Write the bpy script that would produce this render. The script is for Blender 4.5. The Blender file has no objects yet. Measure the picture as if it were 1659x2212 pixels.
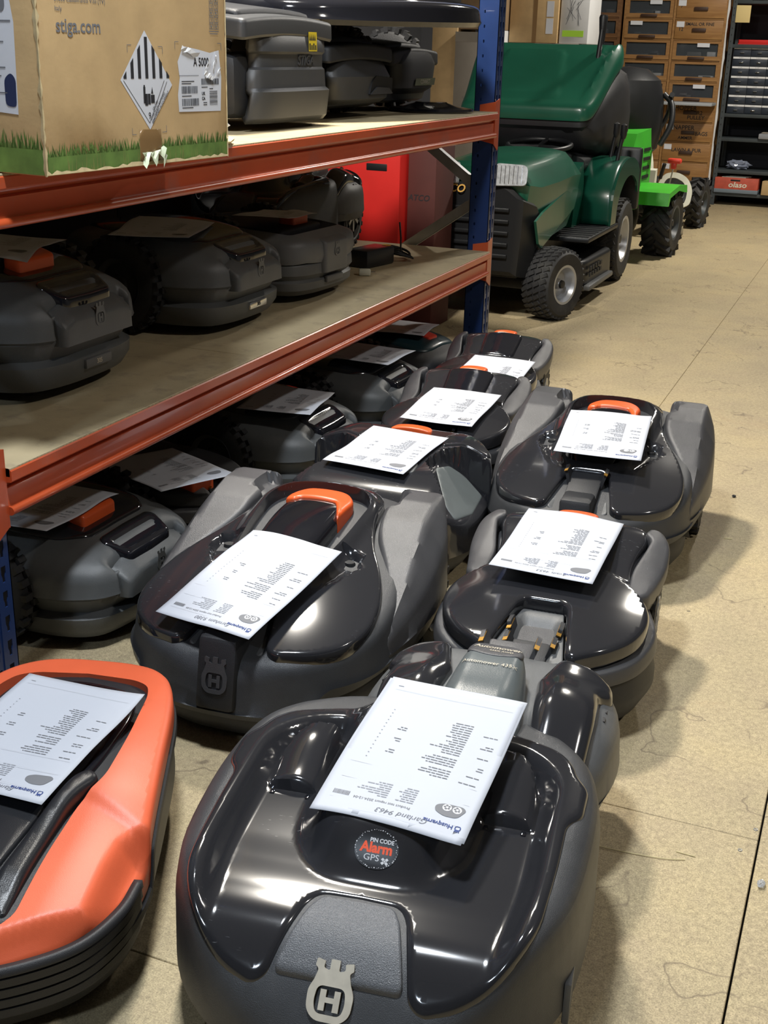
import bpy, bmesh, math, random
import numpy as np
from mathutils import Vector, Matrix
from mathutils.geometry import delaunay_2d_cdt

scene = bpy.context.scene
COL = scene.collection
random.seed(7)
rng = np.random.default_rng(7)
PI = math.pi

# ------------------------------------------------------------------ camera
cam_data = bpy.data.cameras.new('camera')
cam = bpy.data.objects.new('camera', cam_data)
COL.objects.link(cam)
cam_data.sensor_fit = 'VERTICAL'
cam_data.sensor_height = 24.0
cam_data.lens = 24.0 * 2620.0 / 2212.0
cam_data.clip_start = 0.02
cam_data.clip_end = 100
# rows of the world: camera right, camera up, camera back
_r = Vector((0.92500, 0.37912, 0.02525))
_u = Vector((-0.15787, 0.32302, 0.93313))
_b = Vector((0.34562, -0.86713, 0.35865))
cam.matrix_world = Matrix(((_r.x, _u.x, _b.x, 0), (_r.y, _u.y, _b.y, 0), (_r.z, _u.z, _b.z, 1.2), (0, 0, 0, 1)))
scene.camera = cam

# ------------------------------------------------------------------ world, exposure
world = bpy.data.worlds.new('world')
scene.world = world
world.use_nodes = True
world.node_tree.nodes['Background'].inputs[0].default_value = (0.55, 0.68, 1.0, 1)
world.node_tree.nodes['Background'].inputs[1].default_value = 0.02
scene.view_settings.view_transform = 'Standard'
scene.view_settings.look = 'None'
scene.view_settings.gamma = 1.0
scene.view_settings.use_curve_mapping = False
scene.view_settings.exposure = 0.0

# ceiling lamps of the store, the last two added as fill: (x, y, height, power in watts, colour)
CEIL = 4.6
LAMPS = [(-0.92, 1.40, 2.85, 66, (0.88, 0.94, 1.0)),
         (-1.66, 3.27, 2.85, 118, (1.0, 0.94, 0.84)),
         (-0.2, 8.4, 3.4, 135, (1.0, 0.94, 0.84)),
         (2.6, 2.2, 4.2, 60, (1.0, 0.95, 0.88)),  # added fill for the carton front and other upright faces
         (-0.9, -2.2, 3.4, 48, (0.74, 0.86, 1.0))]  # added cool fill that turns the dark fronts bluish
# ------------------------------------------------------------------ materials
MATS = {}
def _n(nt, t, **kw):
    n = nt.nodes.new(t)
    for k, v in kw.items():
        setattr(n, k, v)
    return n

def mat(name, col, rough=0.5, metal=0.0, coat=0.0, var=0.0, vscale=8.0, bump=0.0, bscale=300.0, trans=0.0,
        col2=None, c2scale=5.0, c2lo=0.5, c2hi=0.62, emit=0.0, rvar=0.0, spec=0.5, scratch=0.0, alpha=1.0):
    """procedural plastic / paint / metal: base colour with noise variation, optional second colour in patches, fine bump"""
    if name in MATS:
        return MATS[name]
    m = bpy.data.materials.new(name)
    m.use_nodes = True
    nt = m.node_tree
    b = nt.nodes['Principled BSDF']
    b.inputs['Roughness'].default_value = rough
    b.inputs['Metallic'].default_value = metal
    b.inputs['Coat Weight'].default_value = coat
    b.inputs['Coat Roughness'].default_value = 0.06
    b.inputs['Specular IOR Level'].default_value = spec
    b.inputs['Transmission Weight'].default_value = trans
    b.inputs['Alpha'].default_value = alpha
    c = (*col, 1)
    b.inputs['Base Color'].default_value = c
    tc = _n(nt, 'ShaderNodeTexCoord')
    sock = None
    if var or col2:
        nz = _n(nt, 'ShaderNodeTexNoise')
        nz.inputs['Scale'].default_value = vscale
        nz.inputs['Detail'].default_value = 6
        nt.links.new(tc.outputs['Object'], nz.inputs['Vector'])
        rp = _n(nt, 'ShaderNodeValToRGB')
        rp.color_ramp.elements[0].position = 0.3
        rp.color_ramp.elements[1].position = 0.7
        rp.color_ramp.elements[0].color = tuple(max(0, x * (1 - var)) for x in col) + (1,)
        rp.color_ramp.elements[1].color = tuple(min(1, x * (1 + var)) for x in col) + (1,)
        nt.links.new(nz.outputs['Fac'], rp.inputs[0])
        sock = rp.outputs[0]
        if col2:
            n2 = _n(nt, 'ShaderNodeTexNoise')
            n2.inputs['Scale'].default_value = c2scale
            n2.inputs['Detail'].default_value = 8
            n2.inputs['Roughness'].default_value = 0.65
            nt.links.new(tc.outputs['Object'], n2.inputs['Vector'])
            r2 = _n(nt, 'ShaderNodeValToRGB')
            r2.color_ramp.elements[0].position = c2lo
            r2.color_ramp.elements[1].position = c2hi
            nt.links.new(n2.outputs['Fac'], r2.inputs[0])
            mx = _n(nt, 'ShaderNodeMix', data_type='RGBA')
            nt.links.new(r2.outputs[0], mx.inputs['Factor'])
            nt.links.new(sock, mx.inputs['A'])
            mx.inputs['B'].default_value = (*col2, 1)
            sock = mx.outputs['Result']
    if scratch:
        # fine light scuffs: stretched voronoi-like noise bands
        mp = _n(nt, 'ShaderNodeMapping')
        mp.inputs['Scale'].default_value = (26, 150, 26)
        mp.inputs['Rotation'].default_value = (0, 0, 0.6)
        nt.links.new(tc.outputs['Object'], mp.inputs['Vector'])
        ns = _n(nt, 'ShaderNodeTexNoise')
        ns.inputs['Scale'].default_value = 3.0
        ns.inputs['Detail'].default_value = 3
        nt.links.new(mp.outputs[0], ns.inputs['Vector'])
        rs = _n(nt, 'ShaderNodeValToRGB')
        rs.color_ramp.elements[0].position = 0.66
        rs.color_ramp.elements[1].position = 0.80
        rs.color_ramp.elements[1].color = (scratch,) * 3 + (1,)
        nt.links.new(ns.outputs['Fac'], rs.inputs[0])
        nq = _n(nt, 'ShaderNodeTexNoise')
        nq.inputs['Scale'].default_value = 7.0
        nt.links.new(tc.outputs['Object'], nq.inputs['Vector'])
        rq = _n(nt, 'ShaderNodeValToRGB')
        rq.color_ramp.elements[0].position = 0.54
        rq.color_ramp.elements[1].position = 0.66
        nt.links.new(nq.outputs['Fac'], rq.inputs[0])
        mu = _n(nt, 'ShaderNodeMath', operation='MULTIPLY')
        nt.links.new(rs.outputs[0], mu.inputs[0])
        nt.links.new(rq.outputs[0], mu.inputs[1])
        mx = _n(nt, 'ShaderNodeMix', data_type='RGBA')
        nt.links.new(mu.outputs[0], mx.inputs['Factor'])
        if sock is None:
            mx.inputs['A'].default_value = c
        else:
            nt.links.new(sock, mx.inputs['A'])
        mx.inputs['B'].default_value = (0.35, 0.36, 0.38, 1)
        sock = mx.outputs['Result']
        ad = _n(nt, 'ShaderNodeMath', operation='MULTIPLY_ADD')
        nt.links.new(mu.outputs[0], ad.inputs[0])
        ad.inputs[1].default_value = 0.35
        ad.inputs[2].default_value = rough
        nt.links.new(ad.outputs[0], b.inputs['Roughness'])
    if sock is not None:
        nt.links.new(sock, b.inputs['Base Color'])
    if rvar:
        nr = _n(nt, 'ShaderNodeTexNoise')
        nr.inputs['Scale'].default_value = 14
        nr.inputs['Detail'].default_value = 5
        nt.links.new(tc.outputs['Object'], nr.inputs['Vector'])
        mr = _n(nt, 'ShaderNodeMapRange')
        mr.inputs['To Min'].default_value = max(0.02, rough - rvar)
        mr.inputs['To Max'].default_value = rough + rvar
        nt.links.new(nr.outputs['Fac'], mr.inputs['Value'])
        nt.links.new(mr.outputs[0], b.inputs['Roughness'])
    if bump:
        nb = _n(nt, 'ShaderNodeTexNoise')
        nb.inputs['Scale'].default_value = bscale
        nb.inputs['Detail'].default_value = 2
        nt.links.new(tc.outputs['Object'], nb.inputs['Vector'])
        bp = _n(nt, 'ShaderNodeBump')
        bp.inputs['Strength'].default_value = bump
        bp.inputs['Distance'].default_value = 0.002
        nt.links.new(nb.outputs['Fac'], bp.inputs['Height'])
        nt.links.new(bp.outputs[0], b.inputs['Normal'])
    if emit:
        b.inputs['Emission Color'].default_value = c
        b.inputs['Emission Strength'].default_value = emit
    MATS[name] = m
    return m

gloss = mat('gloss_black_plastic', (0.021, 0.0215, 0.025), 0.13, coat=0.6, scratch=0.5, rvar=0)
gloss_clean = mat('gloss_black_clean', (0.010, 0.0105, 0.014), 0.10, coat=0.7)
matte = mat('dark_grey_textured_plastic', (0.040, 0.042, 0.046), 0.42, bump=0.35, bscale=900, var=0.12, vscale=20)
mattedark = mat('near_black_textured_plastic', (0.017, 0.018, 0.021), 0.5, bump=0.3, bscale=900)
fender = mat('charcoal_grey_plastic', (0.060, 0.060, 0.064), 0.36, bump=0.3, bscale=900, var=0.15, vscale=12)
greyp = mat('mid_grey_plastic', (0.105, 0.108, 0.110), 0.42, bump=0.25, bscale=900, var=0.1, vscale=15)
slategrey = mat('slate_grey_shell', (0.085, 0.090, 0.092), 0.40, bump=0.25, bscale=900, var=0.1, vscale=15)
tonguegrey = mat('satin_slate_plastic', (0.10, 0.115, 0.118), 0.30, bump=0.15, bscale=900, var=0.1)
speckle = mat('speckled_grey_cap', (0.10, 0.105, 0.115), 0.35, var=0.35, vscale=900, bump=0.5, bscale=700)
orangep = mat('orange_plastic', (0.72, 0.105, 0.022), 0.36, var=0.05)
orangeshell = mat('orange_shell_plastic', (0.74, 0.130, 0.052), 0.42, var=0.07, vscale=9, bump=0.1, bscale=900)
rubber = mat('black_rubber', (0.013, 0.013, 0.014), 0.62, bump=0.3, bscale=200, var=0.3, vscale=20)
rubberdust = mat('dusty_rubber', (0.022, 0.022, 0.023), 0.68, bump=0.3, bscale=200, col2=(0.06, 0.058, 0.052), c2scale=9, c2lo=0.5, c2hi=0.75)
goldc = mat('brass_contact', (0.50, 0.28, 0.06), 0.45, metal=0.8)
silver = mat('worn_silver_badge', (0.52, 0.47, 0.38), 0.45, metal=0.35, var=0.1, vscale=60)
darkvoid = mat('dark_plastic_and_hole_shade', (0.006, 0.0065, 0.008), 0.6)  # near-black: dark plastic, and shade painted into holes, slots, gaps and wells
steel = mat('zinc_plated_steel', (0.50, 0.51, 0.52), 0.38, metal=0.9, var=0.15, vscale=12)
chrome = mat('chrome', (0.75, 0.76, 0.78), 0.12, metal=1.0)
rackorange = mat('orange_powder_coat', (0.47, 0.075, 0.022), 0.30, coat=0.25, var=0.10, vscale=6, col2=(0.36, 0.11, 0.075), c2scale=5, c2lo=0.58, c2hi=0.75)
rackblue = mat('blue_powder_coat', (0.010, 0.030, 0.115), 0.38, coat=0.15, var=0.15, vscale=7, col2=(0.03, 0.045, 0.10), c2scale=12, c2lo=0.6, c2hi=0.75)
card = mat('brown_cardboard', (0.54, 0.37, 0.18), 0.75, var=0.09, vscale=14, bump=0.1, bscale=120)
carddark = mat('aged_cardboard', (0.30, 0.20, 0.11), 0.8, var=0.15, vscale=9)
cardedge = mat('torn_card_edge', (0.62, 0.50, 0.28), 0.9, var=0.2, vscale=60)
cardgrey = mat('grey_brown_carton', (0.30, 0.265, 0.22), 0.8, var=0.06, vscale=9)
whitecard = mat('white_card', (0.72, 0.73, 0.74), 0.6, var=0.04)
ink = mat('black_ink', (0.018, 0.018, 0.022), 0.7)
inkgrey = mat('grey_print', (0.17, 0.175, 0.19), 0.7)
inklight = mat('light_grey_print', (0.42, 0.43, 0.46), 0.7)
inkmid = mat('mid_grey_print', (0.30, 0.31, 0.34), 0.7)
inkblue = mat('blue_print', (0.03, 0.06, 0.22), 0.7)
pen = mat('pen_ink', (0.16, 0.17, 0.20), 0.7)
paperm = mat('white_paper', (0.50, 0.525, 0.585), 0.7, var=0.015, vscale=6)
paperdull = mat('white_paper_sheet', (0.55, 0.575, 0.63), 0.7, var=0.015, vscale=6)
labelw = mat('white_label', (0.68, 0.70, 0.75), 0.45, var=0.03)
yellowl = mat('yellow_label', (0.78, 0.60, 0.03), 0.4)
greenpale = mat('pale_green_label', (0.52, 0.62, 0.42), 0.5)
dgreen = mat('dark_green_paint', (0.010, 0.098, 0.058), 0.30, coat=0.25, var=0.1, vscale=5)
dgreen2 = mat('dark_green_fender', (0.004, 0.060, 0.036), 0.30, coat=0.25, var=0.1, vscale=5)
lgreen = mat('bright_green_paint', (0.065, 0.48, 0.040), 0.32, var=0.08, vscale=8)
cream = mat('cream_plastic', (0.70, 0.70, 0.58), 0.45, var=0.05)
redplate = mat('red_sheet', (0.62, 0.022, 0.018), 0.42, var=0.05)
dullred = mat('dull_red_carton', (0.075, 0.016, 0.013), 0.7, var=0.1)
tractorblack = mat('tractor_black_plastic', (0.012, 0.013, 0.015), 0.4, bump=0.2, bscale=500)
rimgrey = mat('silver_wheel_rim', (0.45, 0.46, 0.48), 0.35, metal=0.55, var=0.1)
fabric = mat('black_fabric', (0.013, 0.014, 0.017), 0.55, var=0.3, vscale=9)
wood = None
teal = mat('dark_teal_plastic', (0.012, 0.040, 0.052), 0.35, coat=0.2)
clearplastic = mat('clear_film', (0.85, 0.88, 0.92), 0.12, trans=0.75, bump=0.8, bscale=40)
tapem = mat('brown_packing_tape', (0.23, 0.135, 0.055), 0.25, coat=0.3)
pinkm = mat('pink_plastic', (0.85, 0.05, 0.35), 0.5)
redhandle = mat('red_handle', (0.75, 0.06, 0.035), 0.4)
greymetal = mat('dark_slotted_angle_steel', (0.045, 0.055, 0.060), 0.5, var=0.15)
drawerdark = mat('blue_black_drawer', (0.022, 0.030, 0.045), 0.35)
glassdark = mat('dusty_glass', (0.10, 0.115, 0.13), 0.08, coat=0.3, alpha=0.30)

# ------------------------------------------------------------------ geometry helpers
def link(o, parent=None):
    COL.objects.link(o)
    if parent is not None:
        o.parent = parent
    return o

def mesh_obj(name, V, F, m, parent=None, smooth=True, sharp=35, loc=None, rot=None):
    me = bpy.data.meshes.new(name)
    me.from_pydata([tuple(map(float, v)) for v in V], [], [tuple(map(int, f)) for f in F])
    me.materials.append(m)
    if smooth:
        me.shade_smooth()
        me.set_sharp_from_angle(angle=math.radians(sharp))
    me.update()
    o = bpy.data.objects.new(name, me)
    link(o, parent)
    if loc is not None:
        o.location = loc
    if rot is not None:
        o.rotation_euler = rot
    return o

def bm_obj(name, bm, m, parent=None, smooth=True, sharp=35, loc=None, rot=None):
    bmesh.ops.recalc_face_normals(bm, faces=bm.faces)
    me = bpy.data.meshes.new(name)
    bm.to_mesh(me)
    bm.free()
    me.materials.append(m)
    if smooth:
        me.shade_smooth()
        me.set_sharp_from_angle(angle=math.radians(sharp))
    o = bpy.data.objects.new(name, me)
    link(o, parent)
    if loc is not None:
        o.location = loc
    if rot is not None:
        o.rotation_euler = rot
    return o

def empty(name, loc=(0, 0, 0), rz=0.0, parent=None):
    o = bpy.data.objects.new(name, None)
    link(o, parent)
    o.location = loc
    o.rotation_euler = (0, 0, rz)
    o.empty_display_size = 0.05
    return o

def tag(o, label=None, cat=None, group=None, kind=None):
    if label: o['label'] = label
    if cat: o['category'] = cat
    if group: o['group'] = group
    if kind: o['kind'] = kind
    return o

def thing(name, label, cat, loc=(0, 0, 0), rz=0.0, group=None):
    return tag(empty(name, loc, rz), label, cat, group)

def copy_tree(o, parent=None):
    c = o.copy()
    COL.objects.link(c)
    if parent is not None:
        c.parent = parent
    for ch in list(o.children):
        copy_tree(ch, c)
    return c

def box_bm(bm, x0, x1, y0, y1, z0, z1, bev=0.0, M=None, seg=2):
    r = bmesh.ops.create_cube(bm, size=1.0)
    vs = r['verts']
    for v in vs:
        v.co = Vector((x0 + (v.co.x + .5) * (x1 - x0), y0 + (v.co.y + .5) * (y1 - y0), z0 + (v.co.z + .5) * (z1 - z0)))
    if bev > 0:
        es = list({e for v in vs for e in v.link_edges})
        r2 = bmesh.ops.bevel(bm, geom=es, offset=bev, segments=seg, affect='EDGES', profile=0.5)
        vs = list({v for f in r2['faces'] for v in f.verts} | {v for v in vs if v.is_valid})
    if M is not None:
        for v in vs:
            v.co = M @ v.co
    return vs

def box(name, x0, x1, y0, y1, z0, z1, m, parent=None, bev=0.0, M=None, loc=None, rot=None, seg=2):
    bm = bmesh.new()
    box_bm(bm, x0, x1, y0, y1, z0, z1, bev, M, seg)
    return bm_obj(name, bm, m, parent, smooth=bev > 0, loc=loc, rot=rot)

def tube_vf(path, r, n=8, caps=True):
    """swept circle along a list of points; r scalar or list"""
    P = [Vector(p) for p in path]
    R = r if isinstance(r, (list, tuple)) else [r] * len(P)
    V, F = [], []
    t0 = (P[1] - P[0]).normalized()
    a = t0.orthogonal().normalized()
    for i, p in enumerate(P):
        t = (P[min(i + 1, len(P) - 1)] - P[max(i - 1, 0)]).normalized()
        a = (a - t * a.dot(t))
        if a.length < 1e-6:
            a = t.orthogonal()
        a.normalize()
        b = t.cross(a)
        for k in range(n):
            th = 2 * PI * k / n
            V.append(p + (a * math.cos(th) + b * math.sin(th)) * R[i])
    for i in range(len(P) - 1):
        for k in range(n):
            F.append((i * n + k, i * n + (k + 1) % n, (i + 1) * n + (k + 1) % n, (i + 1) * n + k))
    if caps:
        F.append(tuple(range(n - 1, -1, -1)))
        F.append(tuple((len(P) - 1) * n + k for k in range(n)))
    return V, F

def tube(name, path, r, m, parent=None, n=8, smoothpath=0, sharp=60):
    if smoothpath:
        path = crom(path, smoothpath, closed=False, dim=3)
    V, F = tube_vf(path, r, n)
    return mesh_obj(name, V, F, m, parent, sharp=sharp)

def crom(pts, n=6, closed=True, dim=2):
    """Catmull-Rom through points; n samples per span"""
    P = [np.array(p[:dim], float) for p in pts]
    N = len(P)
    out = []
    rngi = range(N) if closed else range(N - 1)
    for i in rngi:
        if closed:
            p0, p1, p2, p3 = P[(i - 1) % N], P[i], P[(i + 1) % N], P[(i + 2) % N]
        else:
            p1, p2 = P[i], P[i + 1]
            p0 = P[i - 1] if i > 0 else 2 * p1 - p2
            p3 = P[i + 2] if i + 2 < N else 2 * p2 - p1
        for k in range(n):
            t = k / n
            out.append(0.5 * (2 * p1 + (p2 - p0) * t + (2 * p0 - 5 * p1 + 4 * p2 - p3) * t * t + (3 * p1 - p0 - 3 * p2 + p3) * t ** 3))
    if not closed:
        out.append(P[-1])
    return [tuple(q) for q in out]

def rounded(pts, r=0.01, seg=5):
    """polygon with each corner rounded (per-corner radius when the point has a third value)"""
    N = len(pts)
    out = []
    for i in range(N):
        p = np.array(pts[i][:2], float)
        a = np.array(pts[i - 1][:2], float) - p
        b = np.array(pts[(i + 1) % N][:2], float) - p
        rr = pts[i][2] if len(pts[i]) > 2 else r
        la, lb = np.linalg.norm(a), np.linalg.norm(b)
        d = min(rr, la * 0.48, lb * 0.48)
        if d < 1e-5:
            out.append(tuple(p))
            continue
        A = p + a / la * d
        B = p + b / lb * d
        for k in range(seg + 1):
            t = k / seg
            out.append(tuple((1 - t) ** 2 * A + 2 * t * (1 - t) * p + t * t * B))
    return out

def mir(half):
    """closed outline from a right half listed from the nose centre to the rear centre (x >= 0)"""
    L = [((-p[0],) + tuple(p[1:])) for p in reversed(half) if abs(p[0]) > 1e-6]
    return list(half) + L

def resample(poly, step):
    P = np.array([p[:2] for p in poly], float)
    Q = np.vstack([P, P[:1]])
    seg = np.linalg.norm(np.diff(Q, axis=0), axis=1)
    out = []
    for i in range(len(P)):
        n = max(1, int(math.ceil(seg[i] / step)))
        for k in range(n):
            out.append(P[i] + (Q[i + 1] - P[i]) * k / n)
    return np.array(out)

def area2(P):
    x, y = P[:, 0], P[:, 1]
    return np.sum(x * np.roll(y, -1) - np.roll(x, -1) * y)

def sdist(P, X):
    """signed distance of points X to the closed polygon P (positive inside)"""
    A = P
    B = np.roll(P, -1, axis=0)
    d = np.full(len(X), 1e9)
    ins = np.zeros(len(X), bool)
    for a, b in zip(A, B):
        ab = b - a
        L = ab @ ab
        if L < 1e-14:
            continue
        t = np.clip(((X - a) @ ab) / L, 0, 1)
        q = a + t[:, None] * ab
        d = np.minimum(d, np.hypot(*(X - q).T))
        c = ((a[1] > X[:, 1]) != (b[1] > X[:, 1]))
        with np.errstate(divide='ignore', invalid='ignore'):
            xi = (b[0] - a[0]) * (X[:, 1] - a[1]) / (b[1] - a[1]) + a[0]
        ins ^= c & (X[:, 0] < xi)
    return np.where(ins, d, -d)

def ss(a, b, x):
    t = np.clip((np.asarray(x, float) - a) / (b - a), 0, 1)
    return t * t * (3 - 2 * t)

def inset_poly(P, d):
    if area2(P) < 0:
        P = P[::-1]
    a = np.roll(P, 1, axis=0)
    b = np.roll(P, -1, axis=0)
    t = b - a
    t /= np.maximum(np.linalg.norm(t, axis=1, keepdims=True), 1e-9)
    nrm = np.stack([-t[:, 1], t[:, 0]], 1)
    return P + nrm * d

def plate_vf(outline, zf, r=0.006, skirt=((0.0, 0.01),), res=0.01, holes=(), cons=(), hole_drop=0.02):
    """a lid: outline filled with a triangulated height field zf(x, y), its rim rounded by radius r,
    then walls: skirt = list of (inset, drop below rim) or ('z', inset, absolute z)"""
    P = resample(outline, res)
    if area2(P) < 0:
        P = P[::-1]
    lo, hi = P.min(0), P.max(0)
    gx = np.arange(lo[0], hi[0], res)
    gy = np.arange(lo[1], hi[1], res)
    G = np.array(np.meshgrid(gx, gy)).reshape(2, -1).T
    G = G + (np.arange(len(G)) % 2)[:, None] * np.array([0, res * 0.02])
    sd = sdist(P, G)
    keep = sd > max(r * 1.1, res * 0.45)
    HP = []
    for h in holes:
        H = resample(h, res)
        if area2(H) > 0:
            H = H[::-1]
        HP.append(H)
        keep &= sdist(H, G) < -res * 0.45
    pts = [P]
    for f in (0.12, 0.42, 1.0):
        Q = inset_poly(P, r * f)
        s = sdist(P, Q)
        k = s > r * f * 0.8
        for H in HP:
            k &= sdist(H, Q) < -res * 0.3
        pts.append(Q[k])
    CP = []
    ngrid = G[keep]
    for c in cons:
        c = np.array(c, float)
        s = sdist(P, c)
        CP.append(c[s > r * 1.2])
    for H in HP:
        pts.append(H)
    allp = [*pts, ngrid, *CP]
    V2 = np.vstack([a for a in allp if len(a)])
    n = len(P)
    edges = [(i, (i + 1) % n) for i in range(n)]
    faces = [list(range(n))]
    off = sum(len(a) for a in pts[:4])
    hidx = []
    for H in HP:
        idx = list(range(off, off + len(H)))
        hidx.append(idx)
        faces.append(idx)
        off += len(H)
    ov, oe, of, oid, _, _ = delaunay_2d_cdt([Vector(v) for v in V2], [], faces, 1, 1e-6)
    back = {}
    for i, ids in enumerate(oid):
        for k in ids:
            back[k] = i
    XY = np.array([(v.x, v.y) for v in ov])
    if HP:
        cen = np.array([XY[list(f)].mean(0) for f in of])
        ok = np.ones(len(of), bool)
        for H in HP:
            ok &= sdist(H, cen) < 0
        of = [f for f, k in zip(of, ok) if k]
    Z = np.asarray(zf(XY[:, 0], XY[:, 1]), float)
    d = np.maximum(sdist(P, XY), 0)
    e = np.where(d < r, r - np.sqrt(np.maximum(r * r - (r - np.minimum(d, r)) ** 2, 0)), 0)
    V = [(x, y, z) for (x, y), z in zip(XY, Z - e)]
    F = [tuple(f) for f in of]
    ring = [back[i] for i in range(n)]
    prev = ring
    zr = np.array([V[i][2] for i in ring])
    for s in skirt:
        if s[0] == 'z':
            Q = inset_poly(P, s[1])
            zz = np.full(n, s[2])
        elif s[0] == 'f':     # absolute z as a function of position
            Q = inset_poly(P, s[1])
            zz = s[2](P[:, 0], P[:, 1])
        elif s[0] == 't':     # fraction between rim and absolute z
            Q = inset_poly(P, s[1])
            zz = zr + (s[3] - zr) * s[2]
        else:
            Q = inset_poly(P, s[0])
            zz = zr - s[1]
        base = len(V)
        V.extend((x, y, z) for (x, y), z in zip(Q, zz))
        cur = list(range(base, base + n))
        for i in range(n):
            j = (i + 1) % n
            F.append((prev[j], prev[i], cur[i], cur[j]))
        prev = cur
    for H, idx in zip(HP, hidx):
        rg = [back[k] for k in idx]
        base = len(V)
        V.extend((V[i][0], V[i][1], V[i][2] - hole_drop) for i in rg)
        m_ = len(rg)
        for i in range(m_):
            j = (i + 1) % m_
            F.append((rg[j], rg[i], base + i, base + j))
    return V, F

def plate(name, outline, zf, m, parent=None, r=0.006, skirt=((0.0, 0.01),), res=0.01, holes=(), cons=(), sharp=38, hole_drop=0.02):
    if not callable(zf):
        zc = zf
        zf = lambda x, y: np.full(np.shape(x), zc)
    V, F = plate_vf(outline, zf, r, skirt, res, holes, cons, hole_drop)
    return mesh_obj(name, V, F, m, parent, sharp=sharp)

def lathe_vf(prof, n=32, axis='x'):
    """profile of (radius, along-axis) revolved about the axis"""
    V, F = [], []
    k = len(prof)
    for i in range(n):
        th = 2 * PI * i / n
        for (r, a) in prof:
            c, s = r * math.cos(th), r * math.sin(th)
            V.append((a, c, s) if axis == 'x' else ((c, a, s) if axis == 'y' else (c, s, a)))
    for i in range(n):
        j = (i + 1) % n
        for q in range(k - 1):
            F.append((i * k + q, i * k + q + 1, j * k + q + 1, j * k + q))
    return V, F

def lathe(name, prof, m, parent=None, n=32, axis='x', loc=None, sharp=35, rot=None):
    V, F = lathe_vf(prof, n, axis)
    bm = bmesh.new()
    vs = [bm.verts.new(v) for v in V]
    for f in F:
        try:
            bm.faces.new([vs[i] for i in f])
        except ValueError:
            pass
    bmesh.ops.remove_doubles(bm, verts=bm.verts, dist=1e-6)
    return bm_obj(name, bm, m, parent, sharp=sharp, loc=loc, rot=rot)

def join_vf(parts):
    V, F = [], []
    for v, f in parts:
        o = len(V)
        V.extend(v)
        F.extend(tuple(i + o for i in g) for g in f)
    return V, F

def box_vf(x0, x1, y0, y1, z0, z1):
    V = [(x0, y0, z0), (x1, y0, z0), (x1, y1, z0), (x0, y1, z0), (x0, y0, z1), (x1, y0, z1), (x1, y1, z1), (x0, y1, z1)]
    F = [(0, 3, 2, 1), (4, 5, 6, 7), (0, 1, 5, 4), (1, 2, 6, 5), (2, 3, 7, 6), (3, 0, 4, 7)]
    return V, F

def xf_vf(vf, M):
    return [tuple(M @ Vector(v)) for v in vf[0]], vf[1]

# ---- lettering: vector text turned into mesh data
_FC = {}
def text_vf(s, size=1.0, align='CENTER', bold=0.0, shear=0.0, width=1.0):
    key = (s, size, align, bold, shear, width)
    if key in _FC:
        return _FC[key]
    cu = bpy.data.curves.new('t', 'FONT')
    cu.body = s
    cu.size = size
    cu.align_x = align
    cu.align_y = 'CENTER'
    cu.offset = bold
    cu.shear = shear
    cu.resolution_u = 3
    o = bpy.data.objects.new('t', cu)
    COL.objects.link(o)
    dg = bpy.context.evaluated_depsgraph_get()
    dg.update()
    me = bpy.data.meshes.new_from_object(o.evaluated_get(dg))
    V = [(v.co.x * width, v.co.y, 0.0) for v in me.vertices]
    F = [tuple(p.vertices) for p in me.polygons]
    bpy.data.objects.remove(o)
    bpy.data.curves.remove(cu)
    bpy.data.meshes.remove(me)
    _FC[key] = (V, F)
    return V, F

def quads(rects):
    V, F = [], []
    for (x0, x1, y0, y1) in rects:
        b = len(V)
        V += [(x0, y0, 0), (x1, y0, 0), (x1, y1, 0), (x0, y1, 0)]
        F.append((b, b + 1, b + 2, b + 3))
    return V, F

def poly_vf(pts):
    return [(p[0], p[1], 0.0) for p in pts], [tuple(range(len(pts)))]

def place(vf, fn):
    """map flat (x, y, 0) artwork through fn(x, y) -> (x, y, z)"""
    V, F = vf
    return [fn(v[0], v[1]) for v in V], F

def shift(vf, dx=0, dy=0, s=1.0, rot=0.0):
    c, sn = math.cos(rot), math.sin(rot)
    return [((v[0] * c - v[1] * sn) * s + dx, (v[0] * sn + v[1] * c) * s + dy, 0) for v in vf[0]], vf[1]

def flat_fn(o, ex, ey, lift=0.0):
    """fn mapping artwork coordinates onto a plane with origin o and axes ex, ey"""
    o, ex, ey = Vector(o), Vector(ex).normalized(), Vector(ey).normalized()
    n = ex.cross(ey).normalized()
    def fn(x, y):
        return tuple(o + ex * x + ey * y + n * lift)
    return fn

def crown_emblem():
    """crown-topped rounded shield ring with a letter H, about 1 wide and 1.25 tall; flat polygons"""
    out = rounded([(-.40, .40, .02), (-.34, .62, .05), (-.42, .68, .02), (-.40, .84, .03), (-.22, .80, .03), (-.24, .66, .05), (-.10, .62, .05), (-.10, .86, .03), (.10, .86, .03),
                   (.10, .62, .05), (.24, .66, .05), (.22, .80, .03), (.40, .84, .03), (.42, .68, .02), (.34, .62, .05), (.40, .40, .02), (.50, .18, .1), (.48, -.22, .18), (.28, -.42, .18),
                   (-.28, -.42, .18), (-.48, -.22, .18), (-.50, .18, .1)], .05, 4)
    inn = rounded([(-.30, .30, .14), (.30, .30, .14), (.34, -.02, .1), (.28, -.27, .14), (-.28, -.27, .14), (-.34, -.02, .1)], .12, 5)
    H = [(-.22, -.20), (-.09, -.20), (-.09, -.03), (.09, -.03), (.09, -.20), (.22, -.20), (.22, .23), (.09, .23), (.09, .08), (-.09, .08), (-.09, .23), (-.22, .23)]
    return out, inn, H

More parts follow.
